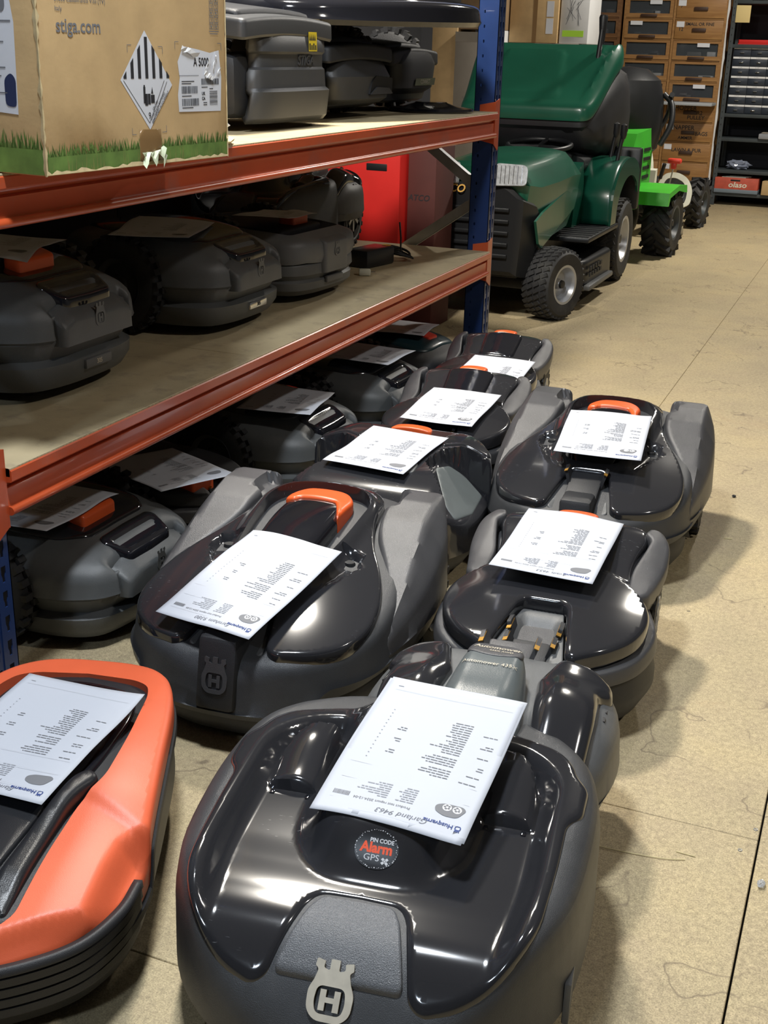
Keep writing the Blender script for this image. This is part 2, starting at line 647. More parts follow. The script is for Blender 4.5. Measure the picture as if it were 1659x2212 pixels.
def cdt_fill(outer, holes=()):
    pts = [Vector(p[:2]) for p in outer]
    faces = [list(range(len(outer)))]
    for h in holes:
        o = len(pts)
        pts += [Vector(p[:2]) for p in h]
        faces.append(list(range(o, o + len(h))))
    ov, oe, of, *_ = delaunay_2d_cdt(pts, [], faces, 1, 1e-7)
    if holes:
        XY = np.array([(v.x, v.y) for v in ov])
        cen = np.array([XY[list(f)].mean(0) for f in of])
        ok = np.ones(len(of), bool)
        for h in holes:
            ok &= sdist(np.array([p[:2] for p in h], float), cen) < 0
        of = [f for f, k in zip(of, ok) if k]
    return [(v.x, v.y, 0.0) for v in ov], [tuple(f) for f in of]

def extrude_poly_vf(outer, holes, z0, z1):
    """prism with holes between z0 and z1"""
    V2, F2 = cdt_fill(outer, holes)
    n = len(V2)
    V = [(v[0], v[1], z1) for v in V2] + [(v[0], v[1], z0) for v in V2]
    F = [tuple(f) for f in F2] + [tuple(reversed([i + n for i in f])) for f in F2]
    for ring in (outer, *holes):
        b = len(V)
        k = len(ring)
        V += [(p[0], p[1], z1) for p in ring] + [(p[0], p[1], z0) for p in ring]
        for i in range(k):
            j = (i + 1) % k
            F.append((b + i, b + k + i, b + k + j, b + j))
    return V, F

def emblem_vf(w, depth):
    o, i, H = crown_emblem()
    a = extrude_poly_vf(o, [i], 0, depth / w)
    b = extrude_poly_vf(H, [], 0, depth / w)
    V, F = join_vf([a, b])
    return [(v[0] * w, v[1] * w, v[2] * w) for v in V], F

def basis(o, ex, ey):
    ex, ey = Vector(ex).normalized(), Vector(ey).normalized()
    n = ex.cross(ey).normalized()
    ey = n.cross(ex)
    o = Vector(o)
    return Matrix(((ex.x, ey.x, n.x, o.x), (ex.y, ey.y, n.y, o.y), (ex.z, ey.z, n.z, o.z), (0, 0, 0, 1)))

def embo(name, vf, M, m, parent):
    return mesh_obj(name, *xf_vf(vf, M), m, parent, smooth=False)
# ------------------------------------------------------------------ the room
def floor_mat():
    m = bpy.data.materials.new('chipboard_floor')
    m.use_nodes = True
    nt = m.node_tree
    b = nt.nodes['Principled BSDF']
    b.inputs['Roughness'].default_value = 0.62
    b.inputs['Specular IOR Level'].default_value = 0.3
    tc = _n(nt, 'ShaderNodeTexCoord')
    geo = _n(nt, 'ShaderNodeNewGeometry')
    P = geo.outputs['Position']
    def noise(scale, detail=6, rough=0.6, dist=0.0, vec=P):
        n = _n(nt, 'ShaderNodeTexNoise')
        n.inputs['Scale'].default_value = scale
        n.inputs['Detail'].default_value = detail
        n.inputs['Roughness'].default_value = rough
        n.inputs['Distortion'].default_value = dist
        nt.links.new(vec, n.inputs['Vector'])
        return n.outputs['Fac']
    def ramp(f, stops):
        r = _n(nt, 'ShaderNodeValToRGB')
        e = r.color_ramp.elements
        while len(e) < len(stops):
            e.new(0.5)
        for el, (p, c) in zip(e, stops):
            el.position = p
            el.color = c if len(c) == 4 else (*c, 1)
        nt.links.new(f, r.inputs[0])
        return r.outputs[0]
    def mix(f, a, c, mode='MIX'):
        x = _n(nt, 'ShaderNodeMix', data_type='RGBA', blend_type=mode)
        if isinstance(f, float): x.inputs['Factor'].default_value = f
        else: nt.links.new(f, x.inputs['Factor'])
        for k, v in (('A', a), ('B', c)):
            if isinstance(v, tuple): x.inputs[k].default_value = (*v, 1) if len(v) == 3 else v
            else: nt.links.new(v, x.inputs[k])
        return x.outputs['Result']
    base = ramp(noise(2.3, 7, 0.62), [(0.30, (0.365, 0.300, 0.185)), (0.52, (0.430, 0.350, 0.210)), (0.75, (0.470, 0.375, 0.210))])
    base = mix(ramp(noise(7, 6, 0.7, 0.5), [(0.45, (0, 0, 0)), (0.70, (0.55, 0.55, 0.55))]), base, (0.36, 0.285, 0.185))
    # chip speckle
    base = mix(0.8, base, ramp(noise(420, 3, 0.7), [(0.30, (0.25, 0.25, 0.25)), (0.5, (0.5, 0.5, 0.5)), (0.72, (0.72, 0.72, 0.72))]), 'OVERLAY')
    base = mix(0.5, base, ramp(noise(95, 4, 0.7), [(0.32, (0.3, 0.3, 0.3)), (0.5, (0.5, 0.5, 0.5)), (0.70, (0.68, 0.68, 0.68))]), 'OVERLAY')
    # rusty smears, dried water rings, hairline cracks
    base = mix(ramp(noise(3.1, 5, 0.6, 1.0), [(0.62, (0, 0, 0)), (0.76, (0.32, 0.32, 0.32))]), base, (0.36, 0.215, 0.115))
    nv = noise(3.3, 4, 0.5, 0.0)
    band = _n(nt, 'ShaderNodeMath', operation='SUBTRACT'); nt.links.new(nv, band.inputs[0]); band.inputs[1].default_value = 0.565
    ab = _n(nt, 'ShaderNodeMath', operation='ABSOLUTE'); nt.links.new(band.outputs[0], ab.inputs[0])
    brk = ramp(noise(5, 3), [(0.44, (0, 0, 0)), (0.54, (1, 1, 1))])
    ring = ramp(ab.outputs[0], [(0.0, (0.75, 0.75, 0.75)), (0.006, (0, 0, 0))])
    rf = _n(nt, 'ShaderNodeMix', data_type='RGBA', blend_type='MULTIPLY'); rf.inputs['Factor'].default_value = 1.0
    nt.links.new(ring, rf.inputs['A']); nt.links.new(brk, rf.inputs['B'])
    base = mix(rf.outputs['Result'], base, (0.145, 0.11, 0.075))
    vo = _n(nt, 'ShaderNodeTexVoronoi', feature='DISTANCE_TO_EDGE')
    vo.inputs['Scale'].default_value = 5.0
    mp = _n(nt, 'ShaderNodeMix', data_type='RGBA'); mp.inputs['Factor'].default_value = 0.12
    nz = _n(nt, 'ShaderNodeTexNoise'); nz.inputs['Scale'].default_value = 9; nz.inputs['Detail'].default_value = 5
    nt.links.new(P, nz.inputs['Vector']); nt.links.new(P, mp.inputs['A']); nt.links.new(nz.outputs['Color'], mp.inputs['B'])
    nt.links.new(mp.outputs['Result'], vo.inputs['Vector'])
    cr = ramp(vo.outputs['Distance'], [(0.0, (0.5, 0.5, 0.5)), (0.008, (0, 0, 0))])
    cb = ramp(noise(2.1, 3), [(0.50, (0, 0, 0)), (0.62, (1, 1, 1))])
    cf = _n(nt, 'ShaderNodeMix', data_type='RGBA', blend_type='MULTIPLY'); cf.inputs['Factor'].default_value = 1.0
    nt.links.new(cr, cf.inputs['A']); nt.links.new(cb, cf.inputs['B'])
    base = mix(cf.outputs['Result'], base, (0.22, 0.17, 0.11))
    spots = ramp(noise(38, 2, 0.5), [(0.745, (0, 0, 0)), (0.76, (0.8, 0.8, 0.8))])
    base = mix(spots, base, (0.10, 0.085, 0.06))
    nt.links.new(base, b.inputs['Base Color'])
    bp = _n(nt, 'ShaderNodeBump')
    bp.inputs['Strength'].default_value = 0.25
    bp.inputs['Distance'].default_value = 0.002
    nt.links.new(noise(300, 3), bp.inputs['Height'])
    nt.links.new(bp.outputs[0], b.inputs['Normal'])
    return m
floorm = floor_mat()
wallm = mat('painted_block_wall', (0.16, 0.165, 0.18), 0.8, var=0.05, vscale=3, bump=0.3, bscale=60)
ceilm = mat('painted_ceiling', (0.34, 0.345, 0.36), 0.85, var=0.03)

RX0, RX1, RY0, RY1 = -4.6, 4.4, -5.2, 12.2
subf = box('floor', RX0, RX1, RY0, RY1, -0.16, -0.0195, mat('sub_floor', (0.03, 0.025, 0.02), 0.9))
tag(subf, kind='structure')
# chipboard sheets, 0.613 m wide, with an open joint between them
xs = [-3.13, -2.51, -1.885, -1.262, -0.660, -0.0335, 0.60, 1.22, 1.85]
bi = 0
for i in range(len(xs) - 1):
    ys = [-0.9, 1.783, 4.2, 6.6, 9.0, 12.15] if i % 2 == 0 else [-0.9, 1.15, 3.55, 5.95, 8.4, 12.15]
    for j in range(len(ys) - 1):
        g = 0.0005
        tilt = 0.0004 * ((i * 7 + j * 3) % 3)
        o = box('floor_board', xs[i] + (0.0016 if i == 5 else 0.0005), xs[i + 1] - (0.0016 if i == 4 else 0.0005), ys[j] + g, ys[j + 1] - g, -0.019, 0.0 - tilt, floorm, subf, bev=0.0012, seg=1)
def screw(x, y):
    bm = bmesh.new()
    V, F = lathe_vf([(0.0, -0.002), (0.0016, -0.002), (0.0022, 0.0005), (0.0034, 0.0007), (0.0038, 0.0)], 14, 'z')
    return V, F
for x, y in ((-0.059, 1.744), (-0.042, 1.812)):
    V, F = screw(x, y)
    mesh_obj('floor_screw', [(v[0] + x, v[1] + y, v[2]) for v in V], F, steel, subf)
# outer strips of plain slab beyond the boards
for nm, x0, x1, y0, y1 in (('floor_strip', RX0, -3.1316, RY0, RY1), ('floor_strip', 1.8516, RX1, RY0, RY1), ('floor_strip', -3.1284, 1.8484, RY0, -0.902)):
    box(nm, x0, x1, y0, y1, -0.019, 0.0, floorm, subf)
tag(box('wall_left', RX0 - 0.2, RX0, RY0, RY1, -0.1, CEIL, wallm), kind='structure')
tag(box('wall_right', RX1, RX1 + 0.2, RY0, RY1, -0.1, CEIL, wallm), kind='structure')
tag(box('wall_back', RX0 - 0.2, RX1 + 0.2, RY1, RY1 + 0.2, -0.1, CEIL, wallm), kind='structure')
tag(box('wall_front', RX0 - 0.2, RX1 + 0.2, RY0 - 0.2, RY0, -0.1, CEIL, wallm), kind='structure')
tag(box('ceiling', RX0 - 0.2, RX1 + 0.2, RY0 - 0.2, RY1 + 0.2, CEIL, CEIL + 0.2, ceilm), kind='structure')

# ------------------------------------------------------------------ ceiling lamps (round high-bay lamps above the frame, two of them added fill)
lamp_hous = mat('lamp_housing', (0.05, 0.05, 0.055), 0.4)
for k, (x, y, lz, pw, colr) in enumerate(LAMPS):
    t = thing('high_bay_lamp', 'round black high-bay lamp hanging ' + ['above the foreground mower', 'above the middle of the rack', 'above the aisle before the oak cabinets', 'unseen over the floor right of the aisle, added as fill', 'unseen behind the camera, added as bluish fill'][k], 'lamp', (x, y, lz), group='high-bay lamps under the ceiling')
    lathe('housing', [(0.0, 0.30), (0.012, 0.30), (0.012, 0.14), (0.07, 0.13), (0.09, 0.06), (0.17, 0.03), (0.19, -0.01), (0.18, -0.02), (0.17, 0.0), (0.0, 0.005)], lamp_hous, t, 28, 'z')
    lathe('diffuser', [(0.0, -0.008), (0.165, -0.006), (0.168, -0.001)], mat('lamp_diffuser_%d' % k, colr, 0.5, emit=14.0), t, 28, 'z')
    tube('cable', [(0, 0, 0.29), (0, 0, CEIL - lz + 0.002)], 0.006, lamp_hous, t, 6)
    ld = bpy.data.lights.new('lamp_light', 'AREA')
    ld.shape = 'DISK'
    ld.size = 0.32
    ld.energy = pw
    ld.color = colr
    lo = bpy.data.objects.new('lamp_light', ld)
    link(lo, t)
    lo.location = (0, 0, -0.03)

# ------------------------------------------------------------------ the pallet rack
rack = thing('storage_rack', 'blue and orange bolted storage rack with chipboard shelves holding the robot mowers', 'shelving')
FX = -1.400                  # front plane
NY, FY = 1.652, 4.500        # inner faces of the near and far uprights
DEP = 0.875
chip = mat('chipboard_shelf', (0.42, 0.345, 0.21), 0.72, var=0.10, vscale=9, bump=0.15, bscale=250, col2=(0.30, 0.245, 0.16), c2scale=14, c2lo=0.52, c2hi=0.70)
chipedge = mat('chipboard_edge', (0.42, 0.335, 0.20), 0.9, var=0.35, vscale=160, bump=0.5, bscale=250)

def slot_pts(cx, cz):
    # keyhole slot: square shoulder on top, narrower tail
    return [(cx - .0065, cz + .016), (cx + .0065, cz + .016), (cx + .0065, cz + .001), (cx + .0038, cz - .006), (cx + .0034, cz - .016), (cx - .0034, cz - .016), (cx - .0038, cz - .006), (cx - .0065, cz + .001)]

def upright(y0, y1, front, H=2.3):
    """open lipped channel: slotted face (plane x), two side webs drilled with small holes"""
    w = y1 - y0
    d = 0.078
    sgn = 1 if front else -1
    xf = FX if front else FX - DEP
    parts = []
    z = 0.025
    rows = []
    while z < H - 0.03:
        rows.append(z)
        z += 0.05
    chunks = [rows[i:i + 6] for i in range(0, len(rows), 6)]
    th = 0.0022
    zb = 0.0
    for c in chunks:
        zt = c[-1] + 0.025
        if c is chunks[-1]:
            zt = H
        outer = [(0, zb), (w, zb), (w, zt), (0, zt)]
        holes = [slot_pts(xx, zz) for zz in c for xx in (0.020, w - 0.020)]
        V, F = extrude_poly_vf(outer, holes, -th, 0)
        parts.append(([(xf + sgn * v[2], y0 + v[0], v[1]) for v in V], F))
        so = [(0, zb), (d, zb), (d, zt), (0, zt)]
        sh = [rounded([(0.055 - .003, zz - .0055), (0.055 + .003, zz - .0055), (0.055 + .003, zz + .0055), (0.055 - .003, zz + .0055)], .003, 3) for zz in c]
        for yy in (y0, y1 - th):
            V, F = extrude_poly_vf(so, sh, 0, th)
            parts.append(([(xf - sgn * v[0], yy + v[2], v[1]) for v in V], F))
        zb = zt
    # centre rib on the slotted face and rear return lips
    parts.append(box_vf(*sorted((xf, xf + sgn * 0.0022)), y0 + w * .5 - .004, y0 + w * .5 + .004, 0, H))
    for ya, yb in ((y0, y0 + .014), (y1 - .014, y1)):
        parts.append(box_vf(*sorted((xf - sgn * d, xf - sgn * (d - th))), ya, yb, 0, H))
    V, F = join_vf(parts)
    u = mesh_obj('upright', V, F, rackblue, rack, smooth=False)
    box('foot_plate', *sorted((xf + sgn * 0.01, xf - sgn * (d + .01))), y0 - .008, y1 + .008, 0, 0.004, rackblue, u)
    return u

UW = 0.075
for (a, b) in ((NY - UW, NY), (FY, FY + UW)):
    upright(a, b, True)
    upright(a, b, False)

def beam(zl, front):
    """box beam with a stepped front: lip, groove, web, rounded bead. zl = underside of the lip"""
    xf = FX if front else FX - DEP
    s = 1 if front else -1
    prof = [(-0.040, 0.026), (0.012, 0.026), (0.018, 0.021), (0.0185, 0.003), (0.016, 0.0), (0.000, -0.002), (-0.004, -0.011), (0.004, -0.014), (0.004, -0.044), (0.006, -0.048)]
    for k in range(9):
        a = PI * 0.55 - k * PI * 1.2 / 8
        prof.append((0.0085 + 0.0085 * math.cos(a), -0.0565 + 0.0085 * math.sin(a)))
    prof += [(-0.040, -0.064)]
    n = len(prof)
    V = []
    for y in (NY + 0.004, FY - 0.004):
        V += [(xf + s * p[0], y, zl + p[1]) for p in prof]
    F = [(i, (i + 1) % n, n + (i + 1) % n, n + i) for i in range(n)] + [tuple(range(n)), tuple(range(2 * n - 1, n - 1, -1))]
    bm = bmesh.new()
    vs = [bm.verts.new(v) for v in V]
    for f in F:
        bm.faces.new([vs[i] for i in f])
    o = bm_obj('beam', bm, rackorange, rack, sharp=30)
    # end connectors wrapping the uprights
    for (yb, dy) in ((NY, -1), (FY, 1)):
        pts = [(0.0, 0.062), (0.048, 0.072), (0.050, -0.105), (0.044, -0.112), (0.0, -0.088)]
        V, F = extrude_poly_vf(pts, [], 0.0026, 0.0062)
        c = [(xf + s * v[2], yb + dy * v[0], zl + v[1]) for v in V]
        side = [(0.006, 0.062), (-0.055, 0.050), (-0.055, -0.075), (0.006, -0.088)]
        V2, F2 = extrude_poly_vf(side, [], 0, 0.0035)
        c2 = [(xf + s * v[0], yb - dy * (v[2] + 0.0005), zl + v[1]) for v in V2]
        bmc = bmesh.new()
        for vv, ff in ((c, F), (c2, F2)):
            q = [bmc.verts.new(v) for v in vv]
            for f in ff:
                bmc.faces.new([q[i] for i in f])
        cn = bm_obj('end_connector', bmc, rackorange, o, smooth=False)
    return o

Z_MID, Z_UP = 0.476, 0.984
for zl in (0.449, 0.957):
    beam(zl, True)
    beam(zl, False)
def shelf_board(ztop):
    segs = [(NY + 0.004, NY + 0.95), (NY + 0.9515, NY + 1.90), (NY + 1.9015, FY - 0.004)]
    for (a, b) in segs:
        o = box('shelf_board', FX - DEP - 0.01, FX + 0.0155, a, b, ztop - 0.018, ztop, chip, rack, bev=0.0012, seg=1)
        o.data.materials.append(chipedge)
        for p in o.data.polygons:
            if abs(p.normal.z) < 0.5:
                p.material_index = 1
shelf_board(Z_MID)
shelf_board(Z_UP)
# flakes broken out along the front edge of the middle board
# galvanised diagonal braces of the end frames
def brace(y, x0, z0, x1, z1):
    p0, p1 = Vector((x0, y, z0)), Vector((x1, y, z1))
    d = (p1 - p0)
    L = d.length
    M = basis(p0, d, (0, 1, 0))
    parts = [box_vf(0, L, -0.016, 0.016, -0.018, -0.0165), box_vf(0, L, -0.016, -0.0145, -0.018, 0.018), box_vf(0, L, 0.0145, 0.016, -0.018, 0.018)]
    V, F = xf_vf(join_vf(parts), M)
    o = mesh_obj('brace', V, F, steel, rack, smooth=False)
    for q in (0.03, L - 0.03):
        lathe('bolt', [(0, -.026), (.007, -.026), (.008, -.02), (.008, .02), (0, .022)], steel, o, 8, 'y', loc=tuple(p0 + d * (q / L)))
for yb in (FY + UW / 2, NY - UW / 2):
    zs = [0.10, 0.60, 1.10, 1.60, 2.10]
    brace(yb, FX - DEP + 0.05, 0.13, FX - 0.05, 0.665)
    brace(yb, FX - 0.05, 0.70, FX - DEP + 0.05, 1.25)
    brace(yb, FX - DEP + 0.05, 1.30, FX - 0.05, 1.85)
# ------------------------------------------------------------------ robot mowers
# every mower is built in its own frame: nose towards -y, width along x, on z = 0
def interp(y, ys, zs):
    return np.interp(y, ys, zs)

def sm_interp(ys, zs):
    """smooth profile through points (monotone in ys): cubic Hermite"""
    ys = np.array(ys, float); zs = np.array(zs, float)
    m = np.gradient(zs, ys)
    def f(y):
        y = np.clip(np.asarray(y, float), ys[0], ys[-1])
        i = np.clip(np.searchsorted(ys, y) - 1, 0, len(ys) - 2)
        h = ys[i + 1] - ys[i]
        t = (y - ys[i]) / h
        return (2 * t**3 - 3 * t**2 + 1) * zs[i] + (t**3 - 2 * t**2 + t) * h * m[i] + (-2 * t**3 + 3 * t**2) * zs[i + 1] + (t**3 - t**2) * h * m[i + 1]
    return f

def inpoly(poly, x, y, soft):
    """0 outside .. 1 inside a polygon, with a soft wall of the given width"""
    P = np.array([p[:2] for p in poly], float)
    X = np.stack([np.ravel(x), np.ravel(y)], 1)
    return ss(-soft / 2, soft / 2, sdist(P, X)).reshape(np.shape(x))

def wheel(parent, x, y, r, w, side, hubm=rimgrey, lugs=26, tyre=rubber, lug=0.006, name='wheel', z=None, spokes=0, hr=.58):
    prof = [(r * .55, -w / 2), (r * .93, -w / 2), (r, -w * .36), (r, w * .36), (r * .93, w / 2), (r * .55, w / 2)]
    parts = [lathe_vf(prof, 36, 'x')]
    for k in range(lugs):
        a = 2 * PI * k / lugs
        for s in (-1, 1):
            M = Matrix.Rotation(a + s * 0.5 * PI / lugs, 4, 'X')
            x0, x1 = sorted((s * w * .02, s * w * .5))
            parts.append(xf_vf(box_vf(x0, x1, -r * .065, r * .065, r - .004, r + lug), M))
    V, F = join_vf(parts)
    o = mesh_obj(name, V, F, tyre, parent, sharp=40, loc=(x, y, (r + lug) if z is None else z))
    hp = [(0, side * w * .42), (r * .18, side * w * .44), (r * .22, side * w * .30), (r * hr * .80, side * w * .26), (r * hr * .93, side * w * .50), (r * hr, side * w * .54), (r * hr, side * w * .2)]
    h = lathe('hub', hp, hubm, o, 28, 'x')
    for k in range(spokes):
        a = 2 * PI * k / spokes
        V, F = xf_vf(box_vf(*sorted((side * w * .30, side * w * .50)), -r * .06, r * .06, r * .18, r * hr * .92), Matrix.Rotation(a, 4, 'X'))
        mesh_obj('spoke', V, F, hubm, o)
    return o

def bracket(parent, y0, y1, z, w=0.042, name='charging_bracket', m=mattedark, ears=True, slope=0.25):
    """docking block with two upright ears that carry brass contact strips"""
    bm = bmesh.new()
    vs = box_bm(bm, -w, w, y0, y1, z - .045, z, .006)
    for v in vs:
        v.co.z += (v.co.y - y1) * slope
    b = bm_obj(name, bm, m, parent)
    if ears:
        for s in (-1, 1):
            pts = [(0, -.020), (.045, -.020), (.052, .012), (.040, .018), (.012, .014)]
            V, F = extrude_poly_vf(rounded(pts, .004, 3), [], -.004, .004)
            yb = y1 - .048
            M = basis((s * (w + .004), yb, z - .004), (0, 1, .10), (s * .35, 0, 1))
            ear = mesh_obj('ear', *xf_vf((V, F), M), m, b, sharp=40)
            V, F = box_vf(.006, .040, .0135, .0150, -.0044, .0044)
            mesh_obj('contact_strip', *xf_vf((V, F), M), goldc, ear, smooth=False)
    return b

# ---------------------------------------------------------------- large mower with two front lobes (two of them in the photo)
def big_mower(root, button_mat=orangep, lid=gloss, badge=True, lettering=False):
    prof = sm_interp([-.42, -.37, -.28, -.18, -.05, .10, .22, .32], [.166, .182, .206, .226, .246, .268, .278, .272])
    rim = crom(mir([(0, -.415), (.075, -.408), (.145, -.378), (.205, -.318), (.240, -.245), (.250, -.150), (.238, -.04), (.205, .08), (.185, .20), (.165, .275), (.10, .300), (0, .308)]), 4)
    zb = lambda x, y: prof(y) - .010 - .40 * np.maximum(np.abs(x) - .09, 0) ** 1.5
    # lower hull
    plate('lower_bumper', inset_poly(resample(rim, .02), .010), lambda x, y: np.full(np.shape(x), .115), mattedark, root, r=.01, skirt=(('z', -.008, .085), ('z', -.006, .05), ('z', .016, .022)), res=.03)
    # main shell: rounded rim, stepped lower edge
    def zbody(x, y):
        z = zb(x, y)
        z = z - .022 * ss(-.385, -.43, y)
        return z
    hem = lambda x, y: .066 + .044 * np.maximum(ss(.135, .19, np.abs(x)), ss(-.20, -.12, y))
    body = plate('body_shell', rim, zbody, matte, root, r=.018, skirt=((-.004, .024), (-.010, .050), ('f', -.013, lambda x, y: hem(x, y) + .010), ('f', -.009, hem), ('f', .004, hem)), res=.012)
    # glossy lid
    lid_half = [(0, -.232, .0), (.042, -.232, .012), (.054, -.252, .01), (.078, -.372, .012), (.098, -.384, .01), (.160, -.362, .04), (.212, -.312, .04), (.234, -.245, .05), (.230, -.165, .06), (.205, -.07, .05), (.158, .02, .06), (.132, .12, .04),
                (.128, .215, .05), (.085, .275, .04), (0, .292, .05)]
    lid_o = rounded(mir(lid_half), .02, 5)
    hole = rounded(mir([(0, -.208, .0), (.056, -.208, .03), (.086, -.150, .05), (.107, .02, .06), (.112, .16, .05), (.075, .225, .04), (0, .243, .02)]), .03, 6)
    holeP = np.array(hole)
    groove = [[(s * .108, -.020), (s * .150, -.028), (s * .156, -.070), (s * .100, -.215)] for s in (-1, 1)]
    def zlid(x, y):
        z = zb(x, y) + .0155
        d = -sdist(holeP, np.stack([np.ravel(x), np.ravel(y)], 1)).reshape(np.shape(x))
        z = z + .012 * (1 - ss(0.004, .030, d))                      # raised collar round the opening
        for g in groove:
            dep = np.clip((y + .205) / .14, 0, 1)
            z = z - .016 * dep * inpoly(g, x, y, .008)
        return z
    cons = []
    plate('lid', lid_o, zlid, lid, root, r=.006, skirt=((0.0, .018), (.004, .024)), res=.0065, holes=[hole], hole_drop=.05)
    # well under the display
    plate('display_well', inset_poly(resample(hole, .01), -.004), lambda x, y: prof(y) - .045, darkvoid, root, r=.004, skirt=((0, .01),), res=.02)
    for s in (-1, 1):
        lathe('ultrasonic_sensor', [(0, .010), (.010, .010), (.012, .006), (.0125, -.004), (.017, -.004), (.0175, -.012)], darkvoid, root, 20, 'z', loc=(s * .129, -.044, float(prof(-.04)) - .020))
    # display dome and stop button
    dome_o = rounded(mir([(0, -.192, 0), (.046, -.192, .025), (.060, -.150, .03), (.069, .06, .05), (.066, .165, .04), (.045, .198, .03), (0, .206, .03)]), .02, 5)
    def zdome(x, y):
        return sm_interp([-.20, -.165, -.11, -.03, .1, .2], [.205, .240, .266, .282, .292, .288])(y) - 1.6 * x * x
    dome = plate('display_dome', dome_o, zdome, gloss_clean, root, r=.014, skirt=((0, .03), (.006, .05)), res=.008)
    bo = rounded([(-.0695, .120, .02), (-.046, .118, .01), (-.040, .132, .01), (.040, .132, .01), (.046, .118, .01), (.0695, .05, .02), (.072, .165, .03), (.048, .205, .03), (-.048, .205, .03), (-.072, .165, .03)], .02, 5)
    plate('stop_button', bo, lambda x, y: zdome(x, y) + .006, button_mat, root, r=.008, skirt=((0, .03),), res=.008)
    # charging bracket in the nose gap
    plate('nose_recess', rounded([(-.046, -.236, .012), (.046, -.236, .012), (.074, -.376, .01), (-.074, -.376, .01)], .01, 4), lambda x, y: zb(x, y) - .006 + .4 * np.maximum(np.abs(x) - .045, 0), greyp, root, r=.004, skirt=((0, .02),), res=.012)
    br = bracket(root, -.345, -.235, .222, .040)
    bm = bmesh.new()
    box_bm(bm, -.038, .038, -.438, -.330, .080, .205, .010)
    for v in bm.verts:
        t = (v.co.z - .080) / .125
        v.co.y += .030 * t * (1 if v.co.y < -.38 else 0)
    nose = bm_obj('nose_block', bm, mattedark, root)
    if badge:
        M = basis((0, -.4265, .132), (1, 0, 0), (0, .030, .125))
        embo('crown_badge', emblem_vf(.050, .0022), M, fender, nose)
    # rear fenders over the wheels
    for s in (-1, 1):
        fo = [(.128, .225, .02), (.142, .305, .02), (.192, .318, .03), (.244, .272, .03), (.274, .175, .05), (.283, .05, .07), (.274, -.08, .07), (.252, -.205, .03), (.236, -.13, .05), (.190, -.01, .06), (.150, .07, .05), (.140, .15, .03)]
        fo = rounded([(s * p[0], *p[1:]) for p in fo], .03, 5)
        def zf(x, y, s=s):
            ax = np.abs(x)
            z = np.interp(y, [-.21, -.14, -.02, .12, .20, .275, .32], [.150, .182, .228, .280, .294, .293, .272])
            xb = .238 + .012 * ss(.15, -.1, y)
            z = z - 1.25 * np.maximum(ax - xb, 0)
            z = z - .35 * np.maximum(.150 + .055 * ss(.10, -.05, y) - ax, 0)
            notch = .024 * inpoly([(s * .125, .16), (s * .160, .18), (s * .164, .262), (s * .13, .29)], x, y, .012)
            return z - notch
        plate('rear_fender', fo, zf, fender, root, r=.009, skirt=((-.003, .03), ('z', -.006, .13), ('z', .012, .085)), res=.0075)
        wheel(root, s * .238, .135, .112, .05, s, hubm=greyp, lugs=22)
        wheel(root, s * .16, -.27, .045, .04, s, hubm=mattedark, lugs=0, name='front_wheel')
    if lettering:
        fn = lambda x, y: (x, y, float(zdome(np.array(x), np.array(y))) + .0006)
        t = join_vf([shift(text_vf('Auto', .021, bold=.0006, shear=.2), .006, -.108), shift(text_vf('mower', .023, bold=.0006, shear=.2), 0, -.128), shift(text_vf('450X', .009, bold=.0003), .026, -.145)])
        mesh_obj('lettering', *place(t, fn), silver, dome, smooth=False)
    return root

mB = thing('robot_mower', 'glossy black robot mower with bare orange stop button and crown badge on its nose', 'robot mower', (-1.000, 2.035, 0), math.radians(4))
big_mower(mB)
mB.scale = (1, .90, 1.07)
plate('bracket_sticker', rounded([(-.030, -.300, .006), (.024, -.300, .006), (.024, -.276, .006), (-.030, -.276, .006)], .006, 3), lambda x, y: .2235 + .25 * (y + .235), greenpale, mB, r=.0003, skirt=((0, .0005),), res=.02)
mF = thing('robot_mower', 'big glossy black robot mower farthest back in the right row, grey rear fenders flared', 'robot mower', (-.588, 3.00, 0), math.radians(3))
big_mower(mF, lettering=True, badge=False)
mF.scale = (.98, .92, 1.09)

